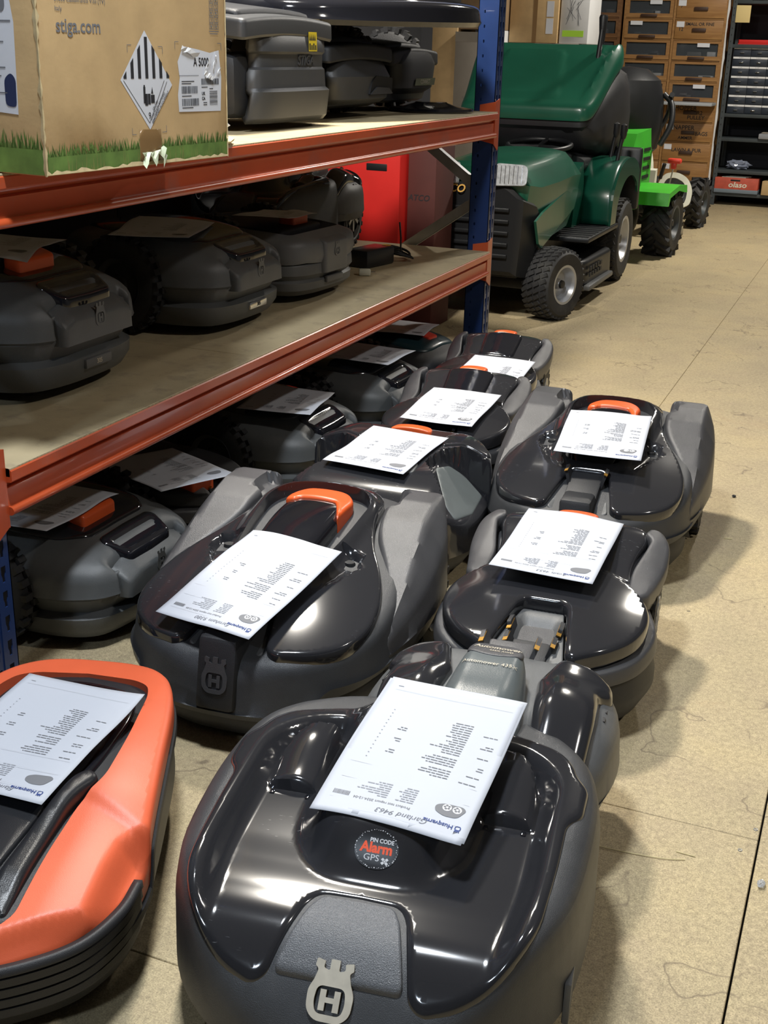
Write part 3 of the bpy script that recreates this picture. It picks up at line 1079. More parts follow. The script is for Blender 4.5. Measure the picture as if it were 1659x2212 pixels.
# ---------------------------------------------------------------- articulated four wheel mower in the foreground
mA = thing('articulated_robot_mower', 'large black articulated robot mower in the foreground with round sticker and crown badge', 'robot mower', (-.493, 1.283, 0), math.radians(8))
def front_unit(root):
    rim = crom(mir([(0, -.320), (.070, -.312), (.150, -.272), (.218, -.200), (.258, -.105), (.272, .02), (.272, .14), (.256, .215), (.228, .262), (.195, .302), (.125, .352), (0, .372)]), 4)
    tr = rounded([(-.155, -.42, .02), (.155, -.42, .02), (.186, -.22, .05), (.204, -.10, .06), (.206, .15, .05), (.15, .215, .05), (-.15, .215, .05), (-.206, .15, .05), (-.204, -.10, .06), (-.186, -.22, .05)], .04, 5)
    prof = sm_interp([-.33, -.30, -.26, -.22, -.16, -.05, .1, .25, .38], [.085, .118, .160, .188, .203, .210, .216, .214, .196])
    def zbody(x, y):
        ax = np.abs(x)
        return prof(y) - .9 * np.maximum(ax - .22, 0) ** 1.5 + .024 * (1 - inpoly(tr, x, y, .034)) * ss(.300, .16, -y)
    plate('lower_hull', inset_poly(resample(rim, .02), .016), lambda x, y: np.full(np.shape(x), .09), mattedark, root, r=.006, skirt=(('z', 0, .06), ('z', .01, .030)), res=.03)
    lid_half = [(0, -.150, .0), (.050, -.152, .012), (.063, -.172, .01), (.086, -.262, .012), (.104, -.272, .012), (.150, -.258, .03), (.203, -.215, .04), (.226, -.165, .05), (.234, -.06, .05), (.236, .045, .02), (.254, .072, .014), (.256, .140, .014), (.238, .164, .014), (.230, .192, .03), (.206, .228, .04), (.12, .268, .05), (0, .290, .05)]
    lid_o = rounded(mir(lid_half), .02, 5)
    low = inset_poly(np.array(lid_o), .030)
    plate('body_shell', rim, lambda x, y: zbody(x, y) - .06 * inpoly(low, x, y, .03), matte, root, r=.026, skirt=((-.004, .025), ('z', -.006, .075), ('z', .003, .066)), res=.011)
    hump = rounded([(-.060, -.105, .05), (.060, -.105, .05), (.098, -.05, .05), (.106, .05, .08), (.098, .30, .05), (-.098, .30, .05), (-.106, .05, .08), (-.098, -.05, .05)], .05, 5)
    top = rounded([(-.070, -.045, .03), (.070, -.045, .03), (.082, .05, .04), (.078, .24, .04), (-.078, .24, .04), (-.082, .05, .04)], .03, 5)
    pod = [rounded([(s * .118, .050, .006), (s * .186, .050, .006), (s * .190, .12, .03), (s * .165, .185, .03), (s * .118, .195, .01)], .02, 4) for s in (-1, 1)]
    def zlid(x, y):
        z = zbody(x, y) + .006
        z = z - .006 * inpoly(tr, x, y, .034) * ss(.22, .10, -y)
        # hump: blend up between the foot outline and the top outline
        P1, P2 = np.array(hump), np.array(top)
        X = np.stack([np.ravel(x), np.ravel(y)], 1)
        d1 = sdist(P1, X).reshape(np.shape(x)); d2 = -sdist(P2, X).reshape(np.shape(x))
        t = np.clip((d1 + .022) / (np.maximum(d1 + .022, 0) + np.maximum(d2, 0) + 1e-6), 0, 1)
        h = t * t * (3 - 2 * t)
        ztop = .266 + .05 * np.clip(y, -.1, .25) - .35 * x * x * 2
        z = z + h * np.maximum(ztop - z, 0)
        z = z - .012 * inpoly(inset_poly(np.array(top), .012), x, y, .010)   # shallow dish on top
        for s, p in zip((-1, 1), pod):
            m_ = inpoly(p, x, y, .009)
            zp = .236 + .02 * ss(.05, .16, y) - 8 * (np.abs(x) - .15) ** 2
            z = z + m_ * np.maximum(zp - z, 0)
        return z
    plate('lid', lid_o, zlid, gloss, root, r=.009, skirt=((0.0, .012), (.004, .018)), res=.0052)
    for s in (-1, 1):
        # little feet under the front faces of the pods
        for xx in (.126, .178):
            box('pod_foot', s * xx - .004, s * xx + .004, .036, .0475, .200, .216, gloss_clean, root, bev=.002)
    # speckled cap on the nose
    cap = rounded([(-.046, -.157, .008), (.046, -.157, .008), (.058, -.178, .008), (.080, -.258, .01), (-.080, -.258, .01), (-.058, -.178, .008)], .01, 4)
    plate('nose_cap', cap, lambda x, y: zbody(x, y) + .008, speckle, root, r=.004, skirt=((0, .010),), res=.008)
    # silver badge on the sloping front
    n0 = Vector((0.0, -.2565, .1655))
    M = basis((-.004, -.2735, .1505), (1, 0, 0), (0, .042, .048))
    e = emblem_vf(.056, .003)
    embo('crown_badge', e, M, silver, root)
    # round alarm sticker on the front slope of the hump
    so, tilt = Vector((.004, -.0835, .0)), None
    def stick(x, y):
        X, Y = np.array(so.x + x * .80), np.array(so.y + y * .80 * .66)
        return (float(X), float(Y), float(zlid(X, Y)) + .0012)
    disc = [(0, 0)]
    V, F = [(0, 0, 0)], []
    nr, na = 7, 40
    for i in range(1, nr + 1):
        for k in range(na):
            a = 2 * PI * k / na
            V.append((.036 * i / nr * math.cos(a), .036 * i / nr * math.sin(a), 0))
    for k in range(na):
        F.append((0, 1 + k, 1 + (k + 1) % na))
    for i in range(nr - 1):
        for k in range(na):
            F.append((1 + i * na + k, 1 + (i + 1) * na + k, 1 + (i + 1) * na + (k + 1) % na, 1 + i * na + (k + 1) % na))
    st = mesh_obj('alarm_sticker', *place((V, F), stick), mat('sticker_black', (0.010, 0.010, 0.012), 0.25), root)
    st['label'] = 'round black sticker reading PIN CODE Alarm GPS'
    up = lambda vf: place(vf, lambda x, y: (lambda p: (p[0], p[1], p[2] + .0006))(stick(x, y)))
    mesh_obj('sticker_lettering', *up(join_vf([shift(text_vf('PIN CODE', .0105, bold=.0003, width=.82), .007, .014), shift(text_vf('GPS', .0155), -.006, -.0165)])), mat('sticker_white', (.62, .63, .66), .4), st, smooth=False)
    mesh_obj('sticker_red_lettering', *up(shift(text_vf('Alarm', .0245, bold=.0010, width=.86), 0, .0005)), mat('sticker_red', (.85, .085, .015), .4), st, smooth=False)
    sat = []
    for a in (PI / 4, 3 * PI / 4, 5 * PI / 4, 7 * PI / 4):
        sat.append(shift(quads([(-.0022, .0022, .0022, .0068)]), .0165, -.0195, rot=a))
    sat.append(shift(quads([(-.0015, .0015, -.0015, .0015)]), .0165, -.0195, rot=PI / 4))
    rngs = random.Random(4)
    for k in range(54):
        a = 2 * PI * k / 54 + rngs.uniform(-.03, .03)
        rr = .0345 + rngs.uniform(-.002, .0008)
        q = rngs.uniform(.0004, .0010)
        sat.append(shift(quads([(-q, q, -q, q)]), rr * math.cos(a), rr * math.sin(a), rot=a))
    mesh_obj('sticker_marks', *up(join_vf(sat)), MATS['sticker_white'], st, smooth=False)
    for s in (-1, 1):
        wheel(root, s * .205, -.085, .085, .044, s, hubm=rimgrey, lugs=22, name='front_wheel', hr=.84, spokes=6)
    box('wheel_arch_panel', .2585, .2675, -.125, -.045, .055, .118, greyp, root, bev=.002)

def rear_unit(root):
    oy, ox = .425, .075      # centre of the rear unit in the mower frame
    T = Matrix.Translation((ox, oy, 0)) @ Matrix.Rotation(math.radians(-2.5), 4, 'Z')
    g = []
    def add(o):
        o.location = T @ o.location
        o.rotation_euler.z += math.radians(-2.5)
        return o
    deck = crom(mir([(0, -.20), (.10, -.198), (.170, -.175), (.204, -.08), (.208, .03), (.180, .095), (.12, .125), (.06, .150), (0, .156)]), 4)
    zdeck = lambda x, y: .238 - 1.4 * np.maximum(np.abs(x) - .10, 0) ** 1.6 - .02 * ss(.08, .16, y) - .055 * ss(-.05, -.20, y) * ss(.06, .09, np.abs(x))
    add(plate('rear_shell', deck, zdeck, greyp, root, r=.03, skirt=((-.003, .04), ('z', -.004, .12), ('z', .01, .095)), res=.012))
    add(plate('rear_hull', inset_poly(resample(deck, .02), .03), lambda x, y: np.full(np.shape(x), .12), mattedark, root, r=.005, skirt=(('z', 0, .05),), res=.03))
    for s in (-1, 1):
        fo = rounded([(s * .070, .010, .008), (s * .094, .104, .012), (s * .150, .112, .02), (s * .188, .076, .012), (s * .190, .044, .008), (s * .172, .018, .008), (s * .174, -.07, .02), (s * .170, -.165, .015), (s * .150, -.188, .015), (s * .086, -.186, .01)], .01, 4)
        zf = lambda x, y: zdeck(x, y) + .014 + .012 * ss(.06, -.04, y) * ss(.07, .11, np.abs(x))
        add(plate('gloss_fender', fo, zf, gloss, root, r=.014, skirt=((0, .012), (.004, .02)), res=.0075))
        add(wheel(root, s * .166, -.01, .100, .040, s, hubm=rimgrey, lugs=22, name='rear_wheel', hr=.84, spokes=6))
    tg = rounded(mir([(0, .042, .02), (.036, .036, .03), (.052, .0, .03), (.066, -.10, .03), (.072, -.185, .02), (0, -.205, .03)]), .02, 5)
    ztg = lambda x, y: sm_interp([-.22, -.17, -.13, -.08, 0, .03, .06], [.262, .270, .284, .288, .292, .288, .276])(y) - 5.0 * np.maximum(np.abs(x) - .035, 0) ** 1.5
    tong = add(plate('battery_cover', tg, ztg, tonguegrey, root, r=.014, skirt=((-.002, .03), (-.004, .06)), res=.0075))
    cp = rounded([(-.046, -.008, .01), (0, -.020, .02), (.046, -.008, .01), (.046, .016, .02), (.030, .032, .02), (-.030, .032, .02), (-.046, .016, .02)], .012, 4)
    add(plate('cover_badge', cp, lambda x, y: ztg(x, y) + .0015, fender, root, r=.002, skirt=((0, .004),), res=.006))
    fn = lambda x, y: tuple(T @ Vector((x, y, float(ztg(np.array(x), np.array(y))) + .0022)))
    t = join_vf([shift(text_vf('Automower', .0155, bold=.0004, shear=.15), .002, .012), shift(text_vf('435X AWD', .008, bold=.0002), .010, -.001), shift(text_vf('Automower 435X', .012), 0, -.045)])
    mesh_obj('raised_lettering', *place(t, fn), silver, root, smooth=False)['kind'] = 'stuff'
    b = bracket(root, .098, .168, .236, .040, name='rear_bracket', m=fender)
    add(b)
    # hinge fairing joining the two units
    add(box('hinge_fairing', -.085, .085, -.235, -.150, .11, .225, mattedark, root, bev=.02))
front_unit(mA)
rear_unit(mA)
mA.scale = (1, .95, 1)
mattesat = mat('satin_black_plastic', (0.016, 0.017, 0.020), 0.28, bump=0.15, bscale=900)
# ---------------------------------------------------------------- mid-size mower with an oval front lid (three on the floor)
def oval_mower(root, btn=True, lid=gloss):
    prof = sm_interp([-.34, -.29, -.22, -.12, 0, .06, .16, .24, .31], [.168, .178, .188, .196, .200, .205, .228, .246, .240])
    rim = crom(mir([(0, -.350), (.075, -.338), (.140, -.298), (.190, -.230), (.213, -.140), (.212, -.06), (.190, .02), (.165, .08), (.165, .17), (.178, .245), (.150, .290), (.08, .305), (0, .308)]), 4)
    zb = lambda x, y: prof(y) - .45 * np.maximum(np.abs(x) - .08, 0) ** 1.6
    plate('lower_bumper', inset_poly(resample(rim, .02), .004), lambda x, y: np.full(np.shape(x), .12), mattedark, root, r=.012, skirt=((-.008, .03), ('z', -.008, .060), ('z', .008, .030)), res=.03)
    plate('body_shell', rim, lambda x, y: zb(x, y) - .026, fender, root, r=.007, skirt=((-.003, .012), (-.003, .022), (.006, .026)), res=.014)
    lid_half = [(0, -.130, 0), (.036, -.130, .01), (.047, -.152, .01), (.070, -.318, .01), (.086, -.326, .01), (.135, -.292, .05), (.182, -.225, .05), (.202, -.140, .06), (.196, -.06, .06), (.165, .012, .05), (.140, .075, .04), (.142, .15, .04), (.160, .225, .04), (.152, .272, .03), (.08, .292, .03), (0, .296, .02)]
    lid_o = rounded(mir(lid_half), .02, 5)
    oval = crom([(0, -.36), (.14, -.30), (.198, -.20), (.200, -.09), (.165, .005), (.10, .055), (0, .075), (-.10, .055), (-.165, .005), (-.200, -.09), (-.198, -.20), (-.14, -.30)], 5)
    def zlid(x, y):
        z = zb(x, y) + .004
        z = z + .008 * inpoly(oval, x, y, .022) + .02 * (.04 - np.minimum(x * x, .04)) * ss(.1, -.15, y)
        return z - .006 * ss(.29, .345, -y)
    plate('lid', lid_o, zlid, lid, root, r=.009, skirt=((0.0, .020), (.005, .026)), res=.007)
    plate('nose_recess', rounded([(-.040, -.134, .01), (.040, -.134, .01), (.070, -.330, .01), (-.070, -.330, .01)], .01, 4), lambda x, y: zb(x, y) - .012 + .25 * np.maximum(np.abs(x) - .034, 0) - .022 * ss(-.15, -.20, y) * ss(.040, .030, np.abs(x)), greyp, root, r=.003, skirt=((0, .02),), res=.008)
    bracket(root, -.330, -.258, .172, .036)
    for s in (-1, 1):
        M = basis((s * .044, -.235, .176), (0, 1, .1), (s * .3, 0, 1))
        V, F = extrude_poly_vf(rounded([(-.02, -.014), (.030, -.014), (.036, .016), (.0, .020)], .004, 3), [], -.004, .004)
        ear = mesh_obj('ear', *xf_vf((V, F), M), mattedark, root, sharp=40)
        V, F = box_vf(-.016, .026, .011, .0130, -.0044, .0044)
        mesh_obj('contact_strip', *xf_vf((V, F), M), goldc, ear, smooth=False)
        fo = rounded([(s * .146, -.005, .02), (s * .142, .085, .03), (s * .160, .175, .03), (s * .166, .215, .012), (s * .150, .232, .012), (s * .158, .272, .015), (s * .185, .272, .03), (s * .206, .225, .04), (s * .210, .150, .05), (s * .198, .07, .05), (s * .186, -.005, .02), (s * .165, -.03, .02)], .02, 5)
        zf = lambda x, y: zb(x, y) + .012 - .25 * np.maximum(np.abs(x) - .175, 0)
        plate('rear_fender', fo, zf, fender, root, r=.008, skirt=((0, .02), (.004, .035)), res=.009)
        wheel(root, s * .178, .135, .088, .042, s, hubm=rimgrey, lugs=22, spokes=5)
    if btn:
        bo = rounded([(-.045, .230, .01), (.045, .230, .01), (.045, .296, .02), (-.045, .296, .02)], .01, 5)
        plate('stop_button', bo, lambda x, y: prof(y) + .018 - 2 * x * x, orangep, root, r=.006, skirt=((0, .02), (0, .03)), res=.01)
    dp = rounded([(-.070, .06, .03), (.070, .06, .03), (.078, .24, .02), (-.078, .24, .02)], .02, 5)
    plate('display_cover', dp, lambda x, y: prof(y) + .018 - 1.2 * x * x, gloss_clean, root, r=.012, skirt=((0, .03),), res=.012)
    return root

mG = thing('robot_mower', 'black robot mower with oval front lid and empty docking recess behind the foreground mower', 'robot mower', (-.505, 2.215, 0), math.radians(4))
oval_mower(mG)
mG.scale = (1, .87, 1)
mD = thing('robot_mower', 'third black robot mower of the left floor row, paper over its orange button', 'robot mower', (-1.085, 3.265, 0), math.radians(5))
oval_mower(mD)
mD.scale = (.93, .84, 1.09)
mE = thing('robot_mower', 'farthest black robot mower of the left floor row, beside the foot of the blue post', 'robot mower', (-1.150, 3.82, 0), math.radians(5))
oval_mower(mE)
mE.scale = (.86, .82, 1.08)

# ---------------------------------------------------------------- mower with deep side pockets (second of the left row)
def pocket_mower(root):
    prof = sm_interp([-.34, -.28, -.20, -.1, 0, .12, .24], [.190, .226, .247, .255, .258, .258, .250])
    rim = crom(mir([(0, -.345), (.09, -.335), (.17, -.290), (.222, -.20), (.238, -.10), (.236, .03), (.222, .11), (.178, .185), (.115, .228), (0, .236)]), 4)
    zb = lambda x, y: prof(y) - .9 * np.maximum(np.abs(x) - .15, 0) ** 1.4
    plate('lower_bumper', inset_poly(resample(rim, .02), .012), lambda x, y: np.full(np.shape(x), .085), mattedark, root, r=.01, skirt=(('z', 0, .05), ('z', .015, .028)), res=.03)
    pk = [rounded([(s * .100, -.085, .012), (s * .120, .030, .015), (s * .160, .068, .015), (s * .270, .055, .002), (s * .270, -.300, .002), (s * .195, -.275, .02)], .02, 5) for s in (-1, 1)]
    def zl(x, y):
        z = zb(x, y)
        zp = np.minimum(z, .232 - .85 * np.maximum(np.abs(x) - .118, 0))
        for p in pk:
            z = z + (zp - z) * inpoly(p, x, y, .008)
        return z
    plate('body_shell', rim, zl, gloss, root, r=.010, skirt=((-.003, .02), ('z', -.004, .075), ('z', .008, .068)), res=.0065)
    # raised edges along the rear corners
    for s in (-1, 1):
        fo = rounded([(s * .108, .048, .01), (s * .158, .084, .01), (s * .224, .074, .012), (s * .228, .100, .02), (s * .182, .176, .03), (s * .120, .212, .02), (s * .095, .15, .02)], .02, 5)
        plate('rear_corner', fo, lambda x, y: zb(x, y) + .004, gloss, root, r=.006, skirt=((0, .012),), res=.009)
        wheel(root, s * .135, .06, .085, .04, s, hubm=greyp, lugs=22)
        pv = rounded([(s * .118, -.060, .01), (s * .134, .022, .012), (s * .168, .052, .012), (s * .220, .042, .008), (s * .224, -.10, .01), (s * .205, -.215, .01), (s * .178, -.200, .02)], .02, 4)
        plate('side_pocket', pv, lambda x, y: zl(x, y) + .002, tonguegrey, root, r=.003, skirt=((0, .006),), res=.010)
    pl = rounded([(-.088, -.118, .012), (.088, -.118, .012), (.092, -.190, .012), (-.092, -.190, .012)], .01, 4)
    p = plate('grey_plate', pl, lambda x, y: zb(x, y) + .003, greyp, root, r=.002, skirt=((0, .006),), res=.012)
    p['label'] = 'grey plate with faint Connect lettering'
    fn = lambda x, y: (x, y, float(zb(np.array(x), np.array(y))) + .0036)
    mesh_obj('lettering', *place(shift(text_vf('Connect', .022, shear=.3), .02, -.138, rot=PI), fn), ink, p, smooth=False)
    bo = rounded([(-.055, .150, .01), (.055, .150, .01), (.050, .200, .02), (-.050, .200, .02)], .01, 5)
    plate('stop_button', bo, lambda x, y: prof(y) + .014 - 2 * x * x, orangep, root, r=.005, skirt=((0, .03),), res=.012)
    return root
mC = thing('robot_mower', 'black robot mower with deep side pockets and grey lid plate, second of left row', 'robot mower', (-1.045, 2.690, 0), math.radians(4.5))
pocket_mower(mC)
mC.scale = (1, .84, 1.04)

# ---------------------------------------------------------------- compact grey mowers (below and on the rack)
def compact_mower(root, chrome_badge=False, button=True, lidm=gloss_clean, shell=slategrey):
    prof = sm_interp([-.29, -.26, -.22, -.17, -.08, .05, .18, .29], [.165, .186, .204, .220, .238, .246, .236, .20])
    rim = crom(mir([(0, -.278), (.10, -.272), (.175, -.245), (.215, -.18), (.228, -.08), (.215, .06), (.185, .18), (.12, .262), (0, .285)]), 4)
    zb = lambda x, y: prof(y) - 1.3 * np.maximum(np.abs(x) - .10, 0) ** 1.6
    # lower body carries the centre plate with the badge; it bulges out again at the bottom
    low = inset_poly(resample(rim, .015), .010)
    cut = lambda P: P
    plate('lower_body', low, lambda x, y: np.full(np.shape(x), .168) - .02 * ss(.1, .2, np.abs(x)), shell, root, r=.006, skirt=(('z', -.004, .118), ('z', .016, .084), ('z', -.002, .074), ('z', .000, .050), ('z', .018, .026)), res=.02)
    # upper shell with a notch in the front wall above the centre plate
    n = [(0, -.238, .0), (.128, -.240, .006), (.136, -.268, .006), (.178, -.246, .04), (.217, -.18, .05), (.230, -.08, .08), (.217, .06, .08), (.187, .18, .06), (.12, .264, .05), (0, .287, .05)]
    sh = rounded(mir(n), .02, 5)
    def zs(x, y):
        return zb(x, y)
    P, Fc = plate_vf(sh, zs, .022, ((-.002, .020),), .010)
    # wall: side parts hang lower than the notch
    outl = resample(sh, .010)
    V, F = list(P), list(Fc)
    if area2(outl) < 0: outl = outl[::-1]
    nn = len(outl)
    prev = list(range(len(V) - nn, len(V)))
    inn = (np.abs(outl[:, 0]) < .131) & (outl[:, 1] < -.2)
    for ins, zt in ((-.004, .125), (.006, .118)):
        Q = inset_poly(outl, ins)
        b = len(V)
        for (x, y), k, pi in zip(Q, inn, prev):
            V.append((x, y, V[pi][2] - (.006 if k else 0)) if k else (x, y, zt))
        cur = list(range(b, b + nn))
        for i in range(nn):
            j = (i + 1) % nn
            F.append((prev[j], prev[i], cur[i], cur[j]))
        prev = cur
    mesh_obj('upper_shell', V, F, shell, root, sharp=38)
    # centre front plate
    cp = rounded([(-.122, -.284, .012), (.122, -.284, .012), (.126, -.236, .004), (-.126, -.236, .004)], .006, 4)
    front = plate('front_plate', cp, lambda x, y: prof(y) - .012 - .3 * np.maximum(np.abs(x) - .08, 0), shell, root, r=.008, skirt=((-.001, .03), ('z', -.001, .110)), res=.010)
    M = basis((0, -.2842, .146), (1, 0, 0), (0, .02, 1))
    embo('crown_badge', emblem_vf(.036, .0012), M, shell, front)
    bm = bmesh.new()
    box_bm(bm, -.046, .046, -.2755, -.262, .052, .071, .003)
    npl = bm_obj('name_plate', bm, chrome if chrome_badge else greyp, root)
    M = basis((0, -.2760, .0615), (1, 0, 0), (0, 0, 1))
    mesh_obj('name_lettering', *xf_vf(text_vf('305', .013, bold=.0003), M), ink if chrome_badge else silver, npl, smooth=False)
    # glossy grip at the front edge of the lid
    go = rounded(mir([(0, -.262, 0), (.078, -.260, .012), (.100, -.205, .015), (.088, -.188, .012), (0, -.186, 0)]), .01, 5)
    gp = rounded(mir([(0, -.246, 0), (.068, -.245, .012), (.082, -.212, .012), (0, -.210, 0)]), .01, 5)
    plate('grip', go, lambda x, y: zb(x, y) + .005 - .008 * inpoly(gp, x, y, .008), gloss_clean, root, r=.007, skirt=((0, .012),), res=.006)
    lo = rounded(mir([(0, -.176, 0), (.10, -.178, .02), (.150, -.13, .04), (.165, -.03, .05), (.150, .12, .05), (.09, .21, .05), (0, .225, .04)]), .02, 5)
    plate('lid', lo, lambda x, y: zb(x, y) + .006, lidm, root, r=.010, skirt=((0, .012),), res=.016)
    if button:
        bo = rounded([(-.085, -.150, .01), (.035, -.150, .01), (.045, -.105, .015), (-.085, -.105, .015)], .01, 5)
        plate('stop_button', bo, lambda x, y: prof(y) + .030, orangep, root, r=.007, skirt=((0, .04),), res=.014)
    for s in (-1, 1):
        wheel(root, s * .232, .0, .112, .044, s, hubm=mattedark, lugs=24, lug=.010)
        wheel(root, s * .11, -.17, .045, .035, s, hubm=mattedark, lugs=0, name='front_wheel')
    return root

def shelf_mower(label, x, y, z, rz, **kw):
    t = thing('compact_mower', label, 'robot mower', (x, y, z), math.radians(rz))
    compact_mower(t, **kw)
    return t
H1 = shelf_mower('grey compact robot mower on the floor under the rack nearest the near post', -1.620, 2.06, 0, 90)
def again(src, label, x, y, z, rz, drop=()):
    c = copy_tree(src)
    c.location = (x, y, z)
    c.rotation_euler = (0, 0, math.radians(rz))
    c['label'] = label
    for ch in list(c.children):
        if ch.name.split('.')[0] in drop:
            for g in list(ch.children):
                bpy.data.objects.remove(g)
            bpy.data.objects.remove(ch)
    return c
H3 = again(H1, 'grey compact robot mower under the rack, third from the near post', -1.625, 3.04, 0, 88, ('stop_button',))
H4 = again(H1, 'grey compact robot mower under the rack, fourth from the near post', -1.620, 3.60, 0, 88, ('stop_button',))
S1 = again(H1, 'grey compact robot mower at the near end of the middle shelf, in shade', -1.815, 2.165, Z_MID, 90)
S1.scale = (1.02, 1, 1.12)
S2 = shelf_mower('grey compact robot mower with bright name plate, middle of the middle shelf', -1.812, 2.905, Z_MID, 89, chrome_badge=True, button=False)
S2.scale = (1, 1, 1.06)

# angular grey mower on the middle shelf (third): a front bar over a dark gap
def angular_mower(root):
    prof = sm_interp([-.29, -.24, -.16, -.06, .1, .28], [.175, .192, .205, .212, .215, .19])
    rim = crom(mir([(0, -.285), (.11, -.278), (.185, -.245), (.215, -.16), (.215, .0), (.19, .17), (.12, .27), (0, .285)]), 4)
    plate('lower_body', inset_poly(resample(rim, .015), .006), lambda x, y: np.full(np.shape(x), .118), greyp, root, r=.008, skirt=(('z', -.002, .085), ('z', .010, .070), ('z', .002, .062), ('z', .004, .04), ('z', .02, .024)), res=.03)
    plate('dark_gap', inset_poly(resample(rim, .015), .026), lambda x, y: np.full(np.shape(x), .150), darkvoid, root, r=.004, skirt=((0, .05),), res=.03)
    hole = rounded([(-.15, -.215, .02), (.15, -.215, .02), (.165, -.10, .03), (.15, .16, .05), (-.15, .16, .05), (-.165, -.10, .03)], .02, 5)
    plate('frame', rim, lambda x, y: prof(y) - 1.2 * np.maximum(np.abs(x) - .14, 0) ** 1.5, greyp, root, r=.016, skirt=((-.002, .025), (.004, .045)), res=.011, holes=[hole], hole_drop=.04)
    plate('lid', rounded([(-.125, -.17, .02), (.125, -.17, .02), (.13, .12, .04), (-.13, .12, .04)], .02, 5), lambda x, y: np.full(np.shape(x), .205), darkvoid, root, r=.010, skirt=((0, .06),), res=.02)
    cp = rounded([(-.070, -.292, .01), (.070, -.292, .01), (.075, -.262, .004), (-.075, -.262, .004)], .006, 4)
    front = plate('front_plate', cp, lambda x, y: prof(y) + .001, greyp, root, r=.006, skirt=((0, .03), ('z', 0, .085)), res=.012)
    embo('crown_badge', emblem_vf(.034, .0016), basis((0, -.2925, .143), (1, 0, 0), (0, .04, 1)), greyp, front)
    box('name_plate', -.05, .05, -.286, -.276, .052, .072, greyp, root, bev=.003)
    plate('stop_button', rounded([(.0, -.14, .01), (.09, -.14, .01), (.09, -.08, .02), (.0, -.08, .02)], .01, 5), lambda x, y: np.full(np.shape(x), .236), orangep, root, r=.006, skirt=((0, .04),), res=.02)
    for s in (-1, 1):
        wheel(root, s * .205, .10, .108, .042, s, hubm=mattedark, lugs=24, lug=.010)
        wheel(root, s * .10, -.17, .045, .035, s, hubm=mattedark, lugs=0, name='front_wheel')
S3 = thing('angular_mower', 'angular grey robot mower with open front bar, far end of the middle shelf', 'robot mower', (-1.815, 3.405, Z_MID), math.radians(86))
angular_mower(S3)

# ---------------------------------------------------------------- mower seen behind the first grey one under the rack, nose to the right
H2 = thing('robot_mower', 'dark robot mower under the rack with red-orange button, second from the near post', 'robot mower', (-1.690, 2.495, 0), math.radians(84))
H2.scale = (.85, .9, 1)
oval_mower(H2, btn=False, lid=mattedark)
plate('stop_button', rounded([(-.12, -.295, .008), (-.02, -.295, .008), (-.02, -.225, .012), (-.12, -.225, .012)], .01, 4), lambda x, y: np.full(np.shape(x), .232), orangep, H2, r=.006, skirt=((0, .05),), res=.02)

# ---------------------------------------------------------------- rounded dark teal mower at the far end under the rack
H5 = thing('small_rounded_mower', 'small rounded dark teal robot mower under the rack beside the far post', 'robot mower', (-1.62, 4.14, 0), math.radians(80))
def rounded_mower(root):
    rim = crom(mir([(0, -.265), (.10, -.255), (.165, -.205), (.188, -.10), (.180, .06), (.15, .19), (.08, .255), (0, .265)]), 4)
    z0 = lambda x, y: .215 - 1.0 * np.maximum(np.hypot(x, y * .75) - .06, 0) ** 1.5
    plate('lower_body', inset_poly(resample(rim, .02), .01), lambda x, y: np.full(np.shape(x), .10), mattedark, root, r=.01, skirt=((0, .03), ('z', .01, .028)), res=.03)
    plate('body_shell', rim, z0, mattedark, root, r=.03, skirt=((-.003, .03), ('z', 0, .095)), res=.012)
    plate('lid', crom(mir([(0, -.20), (.09, -.19), (.125, -.12), (.12, .08), (.08, .17), (0, .19)]), 4), lambda x, y: z0(x, y) + .008, teal, root, r=.012, skirt=((0, .012),), res=.014)
    plate('stop_button', rounded([(-.03, -.16, .01), (.03, -.16, .01), (.03, -.12, .01), (-.03, -.12, .01)], .01, 4), lambda x, y: z0(x, y) + .016, redhandle, root, r=.004, skirt=((0, .012),), res=.02)
    for s in (-1, 1):
        wheel(root, s * .165, .09, .095, .04, s, hubm=mattedark, lugs=22)
rounded_mower(H5)

